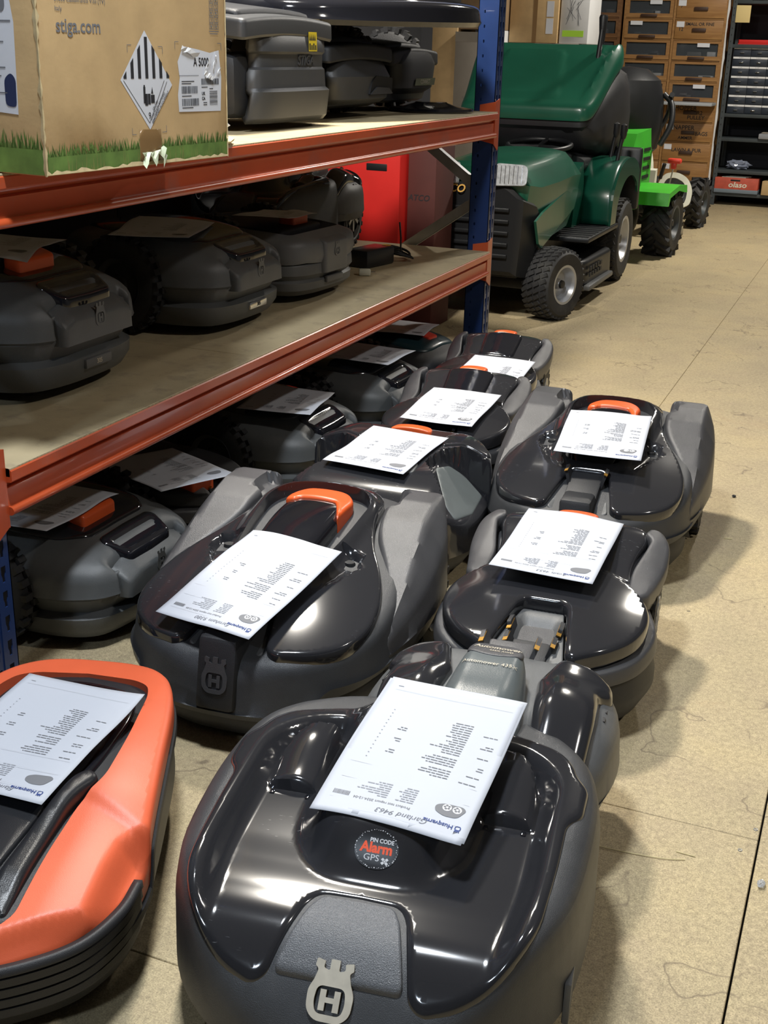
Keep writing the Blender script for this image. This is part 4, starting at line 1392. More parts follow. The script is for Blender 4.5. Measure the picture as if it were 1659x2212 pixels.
# ---------------------------------------------------------------- orange mower, cut by the left edge of the picture
mO = thing('orange_mower', 'bright orange and black robot mower in the bottom left corner', 'robot mower', (-1.055, 1.245, 0), math.radians(15))
def orange_mower(root):
    rim_half = [(0, -.372), (.07, -.366), (.130, -.338), (.184, -.292), (.216, -.225), (.224, -.150), (.214, -.07), (.192, .06), (.168, .18), (.140, .258), (.105, .300), (.06, .318), (0, .322)]
    rim = crom(mir(rim_half), 5)
    inn = rounded(mir([(0, -.340, .0), (.060, -.336, .02), (.106, -.315, .03), (.106, -.21, .05), (.114, -.10, .03), (.136, -.048, .02), (.137, .05, .05), (.124, .19, .03), (.112, .228, .03), (.085, .246, .03), (0, .256, .0)]), .02, 5)
    def zo(x, y):
        z = sm_interp([-.37, -.28, -.20, -.12, -.06, .0, .15, .32], [.168, .182, .192, .200, .212, .216, .212, .196])(y)
        ax = np.abs(x)
        z = z - .9 * np.maximum(ax - .13, 0) ** 1.6
        xe = np.interp(y, [-.30, -.27, -.20, -.15, -.125, -.10], [.184, .184, .184, .188, .200, .226])
        side = .036 * ss(-.004, .028, ax - xe) * ss(-.098, -.130, y)
        ys = -.322 + .62 * (ax - .112)
        step = .026 * ss(-.006, .022, ys - y)
        z = z - np.maximum(side, step) - .006 * ss(-.075, -.10, y + .45 * (ax - .135))
        return z
    plate('orange_shell', rim, zo, orangeshell, root, r=.010, skirt=((-.001, .022), (.002, .028)), res=.005, holes=[inn], hole_drop=.03)
    # black trim line and dark flanks
    plate('flank', inset_poly(resample(rim, .015), .001), lambda x, y: zo(x, y) - .034, mattedark, root, r=.002, skirt=((-.005, .004), (-.006, .014), (.002, .020), ('z', .000, .075), ('z', .012, .030)), res=.03)
    # ribbed front bumper
    bump_ = [p for p in resample(rim, .010)]
    bo = np.array([(x, y) for x, y in bump_])
    sel = crom([(-.205, -.20), (-.214, -.235), (-.186, -.300), (-.132, -.346), (-.07, -.374), (0, -.380), (.07, -.374), (.132, -.346), (.186, -.300), (.214, -.235), (.219, -.175)], 8, closed=False)
    sel = np.array(sel)
    prof = []
    for k in range(5):
        zt = .142 - k * .0165
        prof += [(.010 - k * .0015, zt), (.011 - k * .0015, zt - .011), (.0055 - k * .0015, zt - .0125), (.0055 - k * .0015, zt - .0158)]
    prof += [(-.004, .056), (-.02, .045)]
    t = np.gradient(sel, axis=0); t /= np.linalg.norm(t, axis=1, keepdims=True)
    nrm = np.stack([t[:, 1], -t[:, 0]], 1)
    V, F = [], []
    for (o_, z) in prof:
        V += [(p[0] + n_[0] * o_, p[1] + n_[1] * o_, z) for p, n_ in zip(sel, nrm)]
    k = len(sel)
    for i in range(len(prof) - 1):
        for j in range(k - 1):
            F.append((i * k + j + 1, i * k + j, (i + 1) * k + j, (i + 1) * k + j + 1))
    bumper = mesh_obj('ribbed_bumper', V, F, mattedark, root, sharp=25)
    md = bumper.modifiers.new('thick', 'SOLIDIFY'); md.thickness = .012; md.offset = -1
    # black centre
    def zc(x, y):
        return sm_interp([-.35, -.25, -.15, -.05, .05, .26], [.172, .184, .192, .200, .200, .196])(y) - .5 * x * x
    well = rounded(mir([(0, -.09, 0), (.085, -.09, .03), (.100, .0, .04), (.104, .14, .04), (.092, .205, .04), (0, .222, .02)]), .03, 5)
    plate('centre_cover', inset_poly(np.array(inn), -.004), lambda x, y: zc(x, y) - .012 * ss(.0, .1, y) * 0, mattedark, root, r=.006, skirt=((0, .02),), res=.009, holes=[well], hole_drop=.04)
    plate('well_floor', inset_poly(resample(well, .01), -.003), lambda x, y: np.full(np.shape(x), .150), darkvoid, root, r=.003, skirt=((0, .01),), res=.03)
    ring_o = inset_poly(np.array(well), -.010)
    ring = plate('well_rim', ring_o, lambda x, y: zc(x, y) + .007, gloss_clean, root, r=.005, skirt=((0, .008),), res=.008, holes=[well], hole_drop=.02)
    # raised shoulders beside the lid
    for s in (-1, 1):
        sh = rounded([(s * .060, -.300, .01), (s * .098, -.318, .015), (s * .100, -.20, .05), (s * .108, -.105, .03), (s * .132, -.055, .015), (s * .112, -.038, .015), (s * .094, -.060, .03), (s * .076, -.140, .04), (s * .064, -.24, .03)], .02, 5)
        plate('shoulder', sh, lambda x, y: zc(x, y) + .016 + .012 * ss(-.2, -.08, y) - .01 * ss(-.24, -.31, y), mattesat, root, r=.009, skirt=((0, .02),), res=.007)
    lidp = rounded(mir([(0, -.300, 0), (.050, -.296, .012), (.058, -.22, .03), (.070, -.13, .03), (.070, -.105, .012), (0, -.100, 0)]), .01, 5)
    plate('front_hatch', lidp, lambda x, y: zc(x, y) + .006, mattesat, root, r=.005, skirt=((0, .01),), res=.010)
    bo = rounded([(-.060, .060, .02), (.060, .060, .02), (.072, .165, .03), (.045, .192, .03), (-.045, .192, .03), (-.072, .165, .03)], .02, 5)
    plate('stop_button', bo, lambda x, y: .206 - 1.5 * x * x - .01 * ss(.1, .2, y), orangep, root, r=.010, skirt=((0, .04),), res=.01)
    for s in (-1, 1):
        wheel(root, s * .120, .12, .09, .04, s, hubm=mattedark, lugs=20)
orange_mower(mO)
# ------------------------------------------------------------------ things on the rack
# the big carton on the upper shelf
a0 = math.radians(85.0)
BX = thing('carton', 'large battered carton printed with green grass on the upper shelf', 'cardboard box', (-1.288, 1.696, Z_UP + .001), a0 - PI / 2)
# local: front face is the plane x = 0 (facing +x), y runs to the right along the face, -x into the rack
BW, BD, BH = .526, .40, .44
bm = bmesh.new()
box_bm(bm, -BD, 0, 0, BW, 0, BH, .004)
bmesh.ops.subdivide_edges(bm, edges=bm.edges, cuts=3, use_grid_fill=True)
rb = random.Random(3)
for v in bm.verts:
    v.co.x += rb.uniform(-.0004, .0004); v.co.y += rb.uniform(-.0004, .0004)
bm_obj('carton_body', bm, card, BX, sharp=30)
ff = flat_fn((.0008, 0, 0), (0, 1, 0), (0, 0, 1))            # artwork on the front face
fl = flat_fn((0, -.0008, 0), (1, 0, 0), (0, 0, 1))           # artwork on the left face (x from -BD to 0)
def art(name, vf, fn, m, parent=BX):
    return mesh_obj(name, *place(vf, fn), m, parent, smooth=False)
greenprint = mat('green_grass_print', (0.115, 0.205, 0.040), 0.75, var=.25, vscale=30)
def grass(x0, x1, h, seed):
    r = random.Random(seed)
    V, F = [], []
    n = int((x1 - x0) / .006)
    for k in range(n):
        xa, xb = x0 + (x1 - x0) * k / n, x0 + (x1 - x0) * (k + 1) / n
        top = h * r.uniform(.55, .85)
        b = len(V)
        V += [(xa, .002, 0), (xb, .002, 0), (xb, h * .6, 0), (xa, h * .6, 0)]
        F.append((b, b + 1, b + 2, b + 3))
        for q in range(3):
            xc = r.uniform(xa, xb); b = len(V); lean = r.uniform(-.008, .008)
            V += [(xc - .0022, h * .6, 0), (xc + .0022, h * .6, 0), (xc + lean, h * r.uniform(.75, 1.08), 0)]
            F.append((b, b + 1, b + 2))
    return V, F
art('grass_print', grass(.004, BW - .004, .050, 1), ff, greenprint)['kind'] = 'stuff'
art('grass_print', grass(-BD, -.004, .070, 2), fl, greenprint)['kind'] = 'stuff'
cardgreenlight = mat('pale_grass_gap', (0.36, 0.29, 0.10), .75)
rr_ = random.Random(9)
gl = []
for k in range(60):
    x = rr_.uniform(.01, BW - .01); h = rr_.uniform(.015, .045)
    gl.append(([(x, .004, 0), (x + .0008, .004, 0), (x + rr_.uniform(-.004, .004), h, 0)], [(0, 1, 2)]))
art('grass_blade_lines', join_vf(gl), flat_fn((.0011, 0, 0), (0, 1, 0), (0, 0, 1)), cardgreenlight)['kind'] = 'stuff'
art('web_address', shift(text_vf('stiga.com', .031, align='LEFT', bold=.0004, width=.95), .044, .232), ff, inkgrey)
art('address_lines', join_vf([shift(text_vf('31033 Castelfranco V.to (TV)', .0105, align='LEFT'), .044, .272), shift(text_vf('Italy', .0105, align='LEFT'), .044, .258), shift(text_vf('ST. S.p.A. Via del Lavoro 6', .0105, align='LEFT'), .044, .286)]), ff, inkgrey)
# battery hazard diamond
cx, cz = .274, .148
hw, ht, hb = .074, .082, .086
dia = [(-hw, 0), (0, -hb), (hw, -.010), (0, ht)]
d = art('hazard_label', poly_vf([(cx + p[0], cz + p[1]) for p in [(-hw, 0), (.004, -hb), (hw, -.010), (-.002, ht)]]), ff, labelw)
ff2 = flat_fn((.0012, 0, 0), (0, 1, 0), (0, 0, 1))
st = []
for k in range(-3, 4):
    xc = k * .0205; w2 = .0042
    zt = lambda x: ht * (1 - abs(x) / hw) * .96
    st.append(([(cx + xc - w2, cz + .002, 0), (cx + xc + w2, cz + .002, 0), (cx + xc + w2, cz + max(.004, zt(xc + w2) - .003), 0), (cx + xc - w2, cz + max(.004, zt(xc - w2) - .003), 0)], [(0, 1, 2, 3)]))
# battery icon
for q in ((-.012, -.006, -.040, -.012), (-.011, -.007, -.012, -.009), (-.008, 0.0, -.044, -.024), (.0005, .008, -.042, -.024), (.009, .020, -.040, -.026)):
    st.append(quads([(cx + q[0], cx + q[1], cz + q[2], cz + q[3])]))
st.append(poly_vf([(cx + .010, cz - .024), (cx + .016, cz - .024), (cx + .014, cz - .012)]))
st.append(shift(text_vf('9', .016), cx + .004, cz - .062))
for k, s_ in enumerate(('CONTAINED IN EQUIPMENT', 'LITHIUM ION BATTERIES', 'UN 3481')):
    st.append(shift(text_vf(s_, .0072, width=.8), cx + .0365 - k * .0075, cz - .048 + k * .002, rot=math.radians(46.5)))
# thin frame lines
def line(p, q, w):
    p, q = np.array(p), np.array(q); t = (q - p) / np.linalg.norm(q - p); n_ = np.array([-t[1], t[0]]) * w / 2
    return poly_vf([tuple(p - n_), tuple(q - n_), tuple(q + n_), tuple(p + n_)])
for p, q in (((-hw + .008, -.001), (.003, -hb + .012)), ((.003, -hb + .012), (.050, -.002)), ((.012, -hb + .012), (.058, -.004))):
    st.append(line((cx + p[0], cz + p[1]), (cx + q[0], cz + q[1]), .0010))
art('hazard_print', join_vf(st), ff2, ink, d)
# shipping label, torn
lb = art('shipping_label', poly_vf([(.367, .090), (.503, .088), (.507, .150), (.500, .199), (.470, .194), (.430, .200), (.385, .205), (.367, .178), (.372, .150), (.365, .120)]), ff, labelw)
r = random.Random(5)
bars = []
def barcode(x0, x1, z0, z1, n):
    x = x0
    while x < x1:
        w = r.choice((.0008, .0012, .0018)); bars.append(quads([(x, min(x + w, x1), z0, z1)])); x += w + r.choice((.0008, .0013))
barcode(.377, .428, .122, .135, 0); barcode(.377, .430, .100, .113, 0); barcode(.440, .498, .137, .148, 0)
for z in np.arange(.100, .126, .0022):
    bars.append(quads([(.466, .492, z, z + r.choice((.0007, .0012)))]))
for (x, z, w) in ((.377, .117, .03), (.377, .096, .035), (.377, .139, .03), (.44, .132, .02), (.466, .129, .012), (.445, .104, .012), (.445, .100, .012), (.377, .143, .04)):
    bars.append(quads([(x, x + w, z, z + .0014)]))
bars.append(shift(text_vf('A 5000', .021, bold=.0004, width=.8), .441, .177))
bars.append(shift(text_vf('UK', .008, bold=.0003), .446, .121)); bars.append(shift(text_vf('CA', .008, bold=.0003), .446, .112))
bars.append(quads([(.370, .432, .1535, .1542)]))
art('label_print', join_vf(bars), ff2, ink, lb)
tearm = mat('torn_paper', (.74, .74, .74), .8)
tear = []
for (x0, z0, x1, z1, w) in ((.375, .203, .430, .190, .010), (.470, .190, .450, .160, .012), (.450, .160, .470, .148, .010), (.470, .148, .505, .165, .008), (.490, .195, .478, .165, .006)):
    n = 5
    pts = []
    for k in range(n + 1):
        t = k / n; pts.append((x0 + (x1 - x0) * t + r.uniform(-.003, .003), z0 + (z1 - z0) * t + r.uniform(-.003, .003)))
    V = []; F = []
    for k, p in enumerate(pts):
        V += [(p[0] - w * .3, p[1] - w * .5, 0), (p[0] + w * .3, p[1] + w * .5 * r.uniform(.4, 1), 0)]
    F = [(2 * k, 2 * k + 1, 2 * k + 3, 2 * k + 2) for k in range(n)]
    tear.append((V, F))
mesh_obj('label_tear', *place(join_vf(tear), lambda x, y: (.0016 + .002 * abs(math.sin(x * 900 + y * 300)), x, y)), tearm, lb, smooth=False)
# corner brackets printed round the labels
cb_ = []
for (x, z, sx, sz) in ((.222, .205, 1, -1), (.322, .203, -1, -1), (.226, .055, 1, 1), (.326, .056, -1, 1), (.360, .212, 1, -1), (.508, .211, -1, -1)):
    cb_ += [quads([tuple(sorted((x, x + sx * .012))) + (z, z + .001)]), quads([(x, x + .001) + tuple(sorted((z, z + sz * .012)))])]
art('corner_marks', join_vf(cb_), ff, inkgrey)
# pictogram column
pc = []
for k in range(7):
    for c in range(2):
        x, z = .472 + c * .016, .236 + k * .0118
        pc += [quads([(x, x + .013, z, z + .0012), (x, x + .0012, z, z + .010), (x + .0118, x + .013, z, z + .010), (x, x + .013, z + .0092, z + .0104), (x + .004 + .002 * (k % 2), x + .008, z + .003, z + .0075)])]
pc += [quads([(.470, .502, .2315, .2328), (.473, .498, .2275, .2288)])]
art('pictograms', join_vf(pc), ff, inkgrey)
# brown tape over the bottom seam, frayed end
tp = plate('packing_tape', [(.245, .002), (.311, .004), (.309, .062), (.247, .064)], 0.0, tapem, BX, r=.0003, skirt=((0, .0004),), res=.02)
tp.matrix_local = basis((.0014, 0, 0), (0, 1, 0), (0, 0, 1))
fray = mat('green_white_frayed_film', (.62, .68, .48), .5)
V, F = [], []
for i in range(9):
    for j in range(5):
        u, v = i / 8, j / 4
        V.append((.004 + .006 * v + .004 * math.sin(i * 2.3 + j * 1.7), .248 + .066 * u, .024 - .030 * v * (.5 + .5 * math.sin(i * 1.9 + 1)) + .022 * max(0, u - .6) * (1 - v)))
for i in range(8):
    for j in range(4):
        F.append((i * 5 + j, i * 5 + j + 1, (i + 1) * 5 + j + 1, (i + 1) * 5 + j))
mesh_obj('frayed_film', V, F, fray, BX, sharp=60)
# worn pale edges
def worn(p0, p1, w, seed, out):
    rw = random.Random(seed)
    p0, p1 = Vector(p0), Vector(p1)
    n = int((p1 - p0).length / .012)
    V, F = [], []
    for k in range(n + 1):
        c = p0.lerp(p1, k / n)
        j = w * rw.uniform(.3, 1.3)
        V += [c + Vector(out[0]) * j + Vector((.001, -.001, -.0006)), c + Vector((.0032, -.0032, .0)), c + Vector(out[1]) * j * rw.uniform(.3, 1.2) + Vector((.0028, -.0028, .0006))]
    for k in range(n):
        a = k * 3
        F += [(a, a + 1, a + 4, a + 3), (a + 1, a + 2, a + 5, a + 4)]
    mesh_obj('worn_edge', V, F, cardedge, BX, sharp=60)
worn((0, 0, 0), (0, 0, BH), .006, 1, ((-1, 0, 0), (0, 1, 0)))
worn((0, 0, .002), (0, BW, .002), .006, 2, ((-.3, 0, 0), (0, 0, 1)))
worn((0, BW, 0), (0, BW, .30), .003, 3, ((-1, 0, 0), (0, -1, 0)))
# label on the shaded left face
ll = art('picture_label', poly_vf([(-.220, .105), (-.050, .095), (-.046, .235), (-.056, .300), (-.220, .300)]), fl, labelw)
fl2 = flat_fn((0, -.0012, 0), (1, 0, 0), (0, 0, 1))
pl_ = [quads([(-.215, -.052, .236, .2385)]), shift(text_vf('A 5000', .012), -.10, .222)]
for k in range(7):
    pl_.append(quads([(-.20, -.07 - .01 * (k % 3), .205 - k * .013, .207 - k * .013)]))
pl_.append(poly_vf(rounded([(-.12, .255), (-.064, .250), (-.060, .27), (-.075, .285), (-.12, .290)], .01, 3)))
art('label_print', join_vf(pl_), fl2, inkgrey, ll)
art('label_picture', poly_vf(rounded([(-.075, .108), (-.052, .106), (-.050, .150), (-.060, .160), (-.075, .150)], .008, 3)), fl2, mat('navy_print', (.02, .03, .09), .6), ll)

# ---- three boxed-in mowers standing behind the carton on the upper shelf
darkslate = mat('charcoal_panel', (0.047, 0.048, 0.050), 0.40, bump=.2, bscale=900)
def slab_mower(root, w, h, d, m=greyp, style=0):
    """upright-fronted mower: nose panel at y = -d/2, width w, height h"""
    yb = -d / 2
    # chassis and lid
    bm = bmesh.new(); box_bm(bm, -w * .46, w * .46, yb + .05, d / 2, .03, h * .62, .03); bm_obj('chassis', bm, mattedark, root)
    lid = rounded([(-w * .5, yb + .012, .02), (w * .485, yb + .012, .02), (w * .48, d / 2, .1), (-w * .48, d / 2, .1)], .05, 6)
    plate('lid', lid, lambda x, y: h - .05 * np.abs(y - 0) / d - .10 * (x / w) ** 2 * .5, mattedark if style else darkslate, root, r=.010, skirt=((-.001, .030), (.004, .036)), res=.025)
    plate('lid_crest', inset_poly(resample(lid, .02), .05), lambda x, y: h + .012 - .05 * np.abs(y) / d - .05 * (x / w) ** 2, mattedark, root, r=.012, skirt=((0, .02),), res=.03)
    def panel(name, rows, mm):
        # rows: (z, half width left, half width right, y)
        V, F = [], []
        n = 13
        for (z, l, r_, y) in rows:
            for k in range(n):
                t = k / (n - 1)
                x = -l + (l + r_) * t
                e = abs(2 * t - 1)
                V.append((x, y + .030 * e ** 6, z))
        for i in range(len(rows) - 1):
            for k in range(n - 1):
                F.append((i * n + k, i * n + k + 1, (i + 1) * n + k + 1, (i + 1) * n + k))
        o = mesh_obj(name, V, F, mm, root, sharp=22)
        md = o.modifiers.new('thick', 'SOLIDIFY'); md.thickness = .02; md.offset = -1
        return o
    if style == 0:
        a, b_ = w * .385, w * .480
        front = panel('front_panel', [(.018, a * 1.02, b_, yb + .014), (.030, a * 1.02, b_, yb + .002), (.092, a * .98, b_, yb - .006), (.100, a * .98, b_, yb + .006), (.142, a * .94, b_, yb + .010), (.148, a * .86, b_, yb + .018), (.178, a * .84, b_, yb + .018), (.184, a * .92, b_, yb + .010), (h - .030, a * .78, b_, yb + .018)], darkslate)
        M = basis((.085, yb + .0165, .163), (1, 0, 0), (0, 0, 1))
        mesh_obj('raised_lettering', *xf_vf(extrude_text('STIGA', .034, .002), M), darkslate, front, smooth=False)['kind'] = 'stuff'
        yl = mesh_obj('warning_label', *xf_vf(poly_vf([(.040, .186), (.088, .186), (.088, .232), (.040, .232)]), basis((.05, yb + .0035, 0), (1, 0, 0), (0, .03, 1))), yellowl, front, smooth=False)
        ic = []
        for k in range(4):
            ic.append(poly_vf([(.043 + k * .0095, .212), (.0515 + k * .0095, .212), (.0473 + k * .0095, .228)]))
        for k in range(4):
            ic.append(quads([(.043 + k * .011, .050 + k * .011, .189, .205 - .004 * (k % 2))]))
        mesh_obj('label_pictograms', *xf_vf(join_vf(ic), basis((.05, yb + .0029, 0), (1, 0, 0), (0, .03, 1))), ink, yl, smooth=False)
    elif style == 1:
        front = panel('front_panel', [(.045, w * .40, w * .42, yb + .02), (.060, w * .43, w * .45, yb), (.125, w * .45, w * .48, yb - .004), (.150, w * .42, w * .47, yb + .01), (h - .04, w * .30, w * .38, yb + .03)], darkslate)
        V, F = extrude_poly_vf(rounded([(-.02, .070), (.15, .070), (.155, .120), (.03, .128), (.0, .112)], .008, 3), [], 0, .006)
        mesh_obj('front_opening', *xf_vf((V, F), basis((.03, yb - .001, 0), (1, 0, 0), (0, 0, 1))), darkvoid, front)
        V, F = extrude_poly_vf(rounded([(-.02, .072), (.15, .072), (.12, .090), (.03, .094)], .006, 3), [], 0, .010)
        mesh_obj('opening_ramp', *xf_vf((V, F), basis((.03, yb - .0015, 0), (1, 0, 0), (0, 0, 1))), darkslate, front)
    else:
        front = panel('front_panel', [(.06, w * .35, w * .36, yb + .03), (.08, w * .40, w * .42, yb + .004), (.16, w * .44, w * .46, yb), (.20, w * .42, w * .45, yb + .012), (h - .03, w * .36, w * .36, yb + .04)], mattedark)
        mesh_obj('name_plate', *xf_vf(poly_vf([(-.06, .088), (.12, .088), (.13, .112), (-.05, .112)]), basis((0.02, yb - .0005, 0), (1, 0, 0), (0, 0, 1))), mat('olive_plate', (.10, .11, .06), .5), front, smooth=False)
        mesh_obj('plate_lettering', *xf_vf(shift(text_vf('CONNECT', .020, width=.9), .035, .100), basis((0.02, yb - .0012, 0), (1, 0, 0), (0, 0, 1))), silver, front, smooth=False)
    for s in (-1, 1):
        wheel(root, s * w * .49, -d * .10, .125, .05, s, hubm=mattedark, lugs=18, lug=.016)
    return root
def extrude_text(s, size, depth):
    V, F = text_vf(s, size, bold=.0004, shear=.15)
    n = len(V)
    W = [(v[0], v[1], depth) for v in V] + [(v[0], v[1], 0) for v in V]
    G = [tuple(f) for f in F]
    from collections import Counter
    c = Counter()
    for f in F:
        for i in range(len(f)):
            c[(f[i], f[(i + 1) % len(f)])] += 1
    for (a, b) in list(c):
        if (b, a) not in c:
            G.append((a, a + n, b + n, b))
    return W, G
U1 = thing('boxy_mower', 'boxy grey mower with yellow warning label beside the big carton on the upper shelf', 'robot mower', (-1.790, 3.085, Z_UP), math.radians(88))
slab_mower(U1, .50, .29, .56)
U1.scale = (1, 1, 1.06)
U2 = thing('boxy_mower', 'dark grey mower with trapezoid opening in its front, middle of the upper shelf', 'robot mower', (-1.850, 3.705, Z_UP), math.radians(88))
slab_mower(U2, .47, .245, .56, style=1)
U3 = thing('boxy_mower', 'black mower with olive plate at the far end of the upper shelf', 'robot mower', (-1.870, 4.275, Z_UP), math.radians(88))
slab_mower(U3, .43, .235, .52, style=2)
# glossy black hood lying on top of the two farther ones
hood = plate('mower_hood', crom([(-.52, -.02), (-.46, -.17), (-.25, -.25), (.10, -.26), (.40, -.21), (.53, -.10), (.55, .02), (.50, .14), (.30, .24), (-.1, .27), (-.40, .22)], 6), lambda x, y: .040 + .085 * np.sqrt(np.maximum(1 - (x / .60) ** 2, 0)) - .34 * np.maximum(np.abs(y) - .05, 0) ** 1.5, gloss_clean, None, r=.02, skirt=((-.004, .02), ('z', -.008, .035), ('z', .0, .020), ('z', .03, .018)), res=.02)
hood.location = (-1.675, 3.845, Z_UP + .262)
hood.rotation_euler = (math.radians(2), math.radians(-1.0), math.radians(76))
tag(hood, 'glossy black plastic hood lying across the mowers on the upper shelf', 'hood')
# flat black disc lying at the far end of the upper shelf
dz = lathe('cutting_disc_guard', [(0, .0), (.150, .0), (.155, .006), (.150, .014), (.10, .018), (.06, .030), (.055, .034), (0, .034)], gloss_clean, None, 40, 'z', loc=(-1.575, 4.30, Z_UP))
tag(dz, 'flat black plastic disc lying at the far end of the upper shelf', 'disc')
# crumpled clear bag and torn card beside the carton
def crumple(name, c, s, m, seed, label, cat, n=14):
    rr = random.Random(seed)
    bm = bmesh.new()
    bmesh.ops.create_icosphere(bm, subdivisions=3, radius=1)
    for v in bm.verts:
        k = .72 + .28 * math.sin(v.co.x * 7 + seed) * math.sin(v.co.y * 9 + 2) * math.sin(v.co.z * 8 + 1) + rr.uniform(-.07, .07)
        v.co = Vector((v.co.x * s[0] * k, v.co.y * s[1] * k, max(v.co.z, -.9) * s[2] * k))
    zmin = min(v.co.z for v in bm.verts)
    for v in bm.verts: v.co.z -= zmin
    o = bm_obj(name, bm, m, None, sharp=20, loc=c)
    return tag(o, label, cat)
crumple('plastic_bag', (-1.50, 2.62, Z_UP), (.035, .055, .042), clearplastic, 4, 'crumpled clear plastic bag beside the big carton on the upper shelf', 'plastic bag')
V, F = [], []
rt = random.Random(8)
ring = [(-.055, -.075), (.0, -.09), (.030, -.06), (.045, .0), (.028, .055), (.0, .09), (-.035, .075), (-.06, .03)]
V = [(0, 0, .016)] + [(p[0] + rt.uniform(-.006, .006), p[1], .006 + rt.uniform(0, .012)) for p in ring] + [(p[0] * .55, p[1] * .55, .012 + rt.uniform(0, .010)) for p in ring]
n = len(ring)
for i in range(n):
    j = (i + 1) % n
    F += [(1 + i, 1 + j, 1 + n + j, 1 + n + i), (1 + n + i, 1 + n + j, 0)]
tc_ = mesh_obj('torn_cardboard', V, F, cardedge, None, smooth=False, loc=(-1.425, 2.47, Z_UP + .0005))
md = tc_.modifiers.new('t', 'SOLIDIFY'); md.thickness = .004
tag(tc_, 'torn scrap of brown card at the shelf edge beside the carton', 'cardboard scrap')

# ---- middle shelf: second articulated mower at the back, charger with cable, plug
K = copy_tree(mA)
K.location = (-2.10, 3.99, Z_MID)
K.rotation_euler = (0, 0, math.radians(2))
K.scale = (.86, .85, 1.1)
K['label'] = 'dark articulated robot mower with silver wheels at the back of the middle shelf'
for ch in list(K.children):
    if ch.name.startswith(('alarm_sticker', 'crown_badge', 'raised_lettering')):
        for g in list(ch.children): bpy.data.objects.remove(g)
        bpy.data.objects.remove(ch)
ch_ = thing('charger', 'black mains charger brick with a coiled lead on the middle shelf', 'charger', (-1.665, 3.985, Z_MID), math.radians(78))
box('charger_body', -.085, .085, -.045, .045, .0, .062, mattesat, ch_, bev=.008)
box('warning_tag', .066, .084, -.030, -.002, .0622, .063, yellowl, ch_)
pts = []
for k in range(70):
    t = k / 69
    a = t * 2 * PI * 3.2
    pts.append((.15 + (.045 + .015 * math.sin(a * .7)) * math.cos(a), -.005 + (.06 + .012 * math.cos(a * 1.3)) * math.sin(a), .008 + .030 * abs(math.sin(a * .5 + .6)) + .008 * t))
tube('lead', [(.085, 0, .03), (.10, 0, .028)] + pts + [(.06, .11, .012), (-.02, .14, .006)], .0034, rubber, ch_, 6)
tube('loose_end', [(.13, -.04, .02), (.16, -.02, .08), (.18, 0, .13)], .0034, rubber, ch_, 6)
pg = thing('plug', 'small white plug lying on the middle shelf beside the angular mower', 'plug', (-1.60, 3.78, Z_MID), .4)
box('plug_body', -.02, .02, -.014, .014, 0, .022, cream, pg, bev=.006)
for sx in (-1, 1):
    box('pin', .02, .036, sx * .006 - .0015, sx * .006 + .0015, .009, .013, chrome, pg)

# ---- behind the rack: added dark panel that blocks light, and a long carton
bp_ = thing('light_block_panel', 'tall dark navy sheet panel added behind the rack to block light', 'panel', (-2.40, 2.7, 0))
navy = mat('light_block_navy', (0.010, 0.012, 0.020), 0.7)  # near-black colour of the added panel keeps the rack interior dark
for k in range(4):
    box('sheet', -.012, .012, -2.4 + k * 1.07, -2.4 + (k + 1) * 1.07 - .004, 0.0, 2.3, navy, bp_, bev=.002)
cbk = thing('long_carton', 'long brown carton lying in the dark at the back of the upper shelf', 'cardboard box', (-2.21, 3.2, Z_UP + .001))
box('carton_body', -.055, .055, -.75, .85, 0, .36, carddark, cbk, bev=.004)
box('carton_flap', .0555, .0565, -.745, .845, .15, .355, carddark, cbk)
# ------------------------------------------------------------------ far end: red carton, boxes, tractor, green machine, cabinets
rc = thing('red_carton', 'bright red upright carton behind the far end of the rack', 'cardboard box', (-2.44, 5.20, 0), math.radians(-1))
box('carton_body', -.46, .46, -.14, .14, 0, .86, redplate, rc, bev=.004)
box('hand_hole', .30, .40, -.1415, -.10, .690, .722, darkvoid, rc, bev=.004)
dc = thing('dull_red_carton', 'dull brown-red carton marked ATCO beside the bright red one', 'cardboard box', (-1.905, 5.24, 0), 0)
box('carton_body', -.065, .065, -.12, .12, 0, .80, dullred, dc, bev=.004)
mesh_obj('lettering', *xf_vf(shift(text_vf('ATCO', .036, bold=.0006, shear=.2), -.012, .58), basis((0, -.1206, 0), (1, 0, 0), (0, 0, 1))), ink, dc, smooth=False)

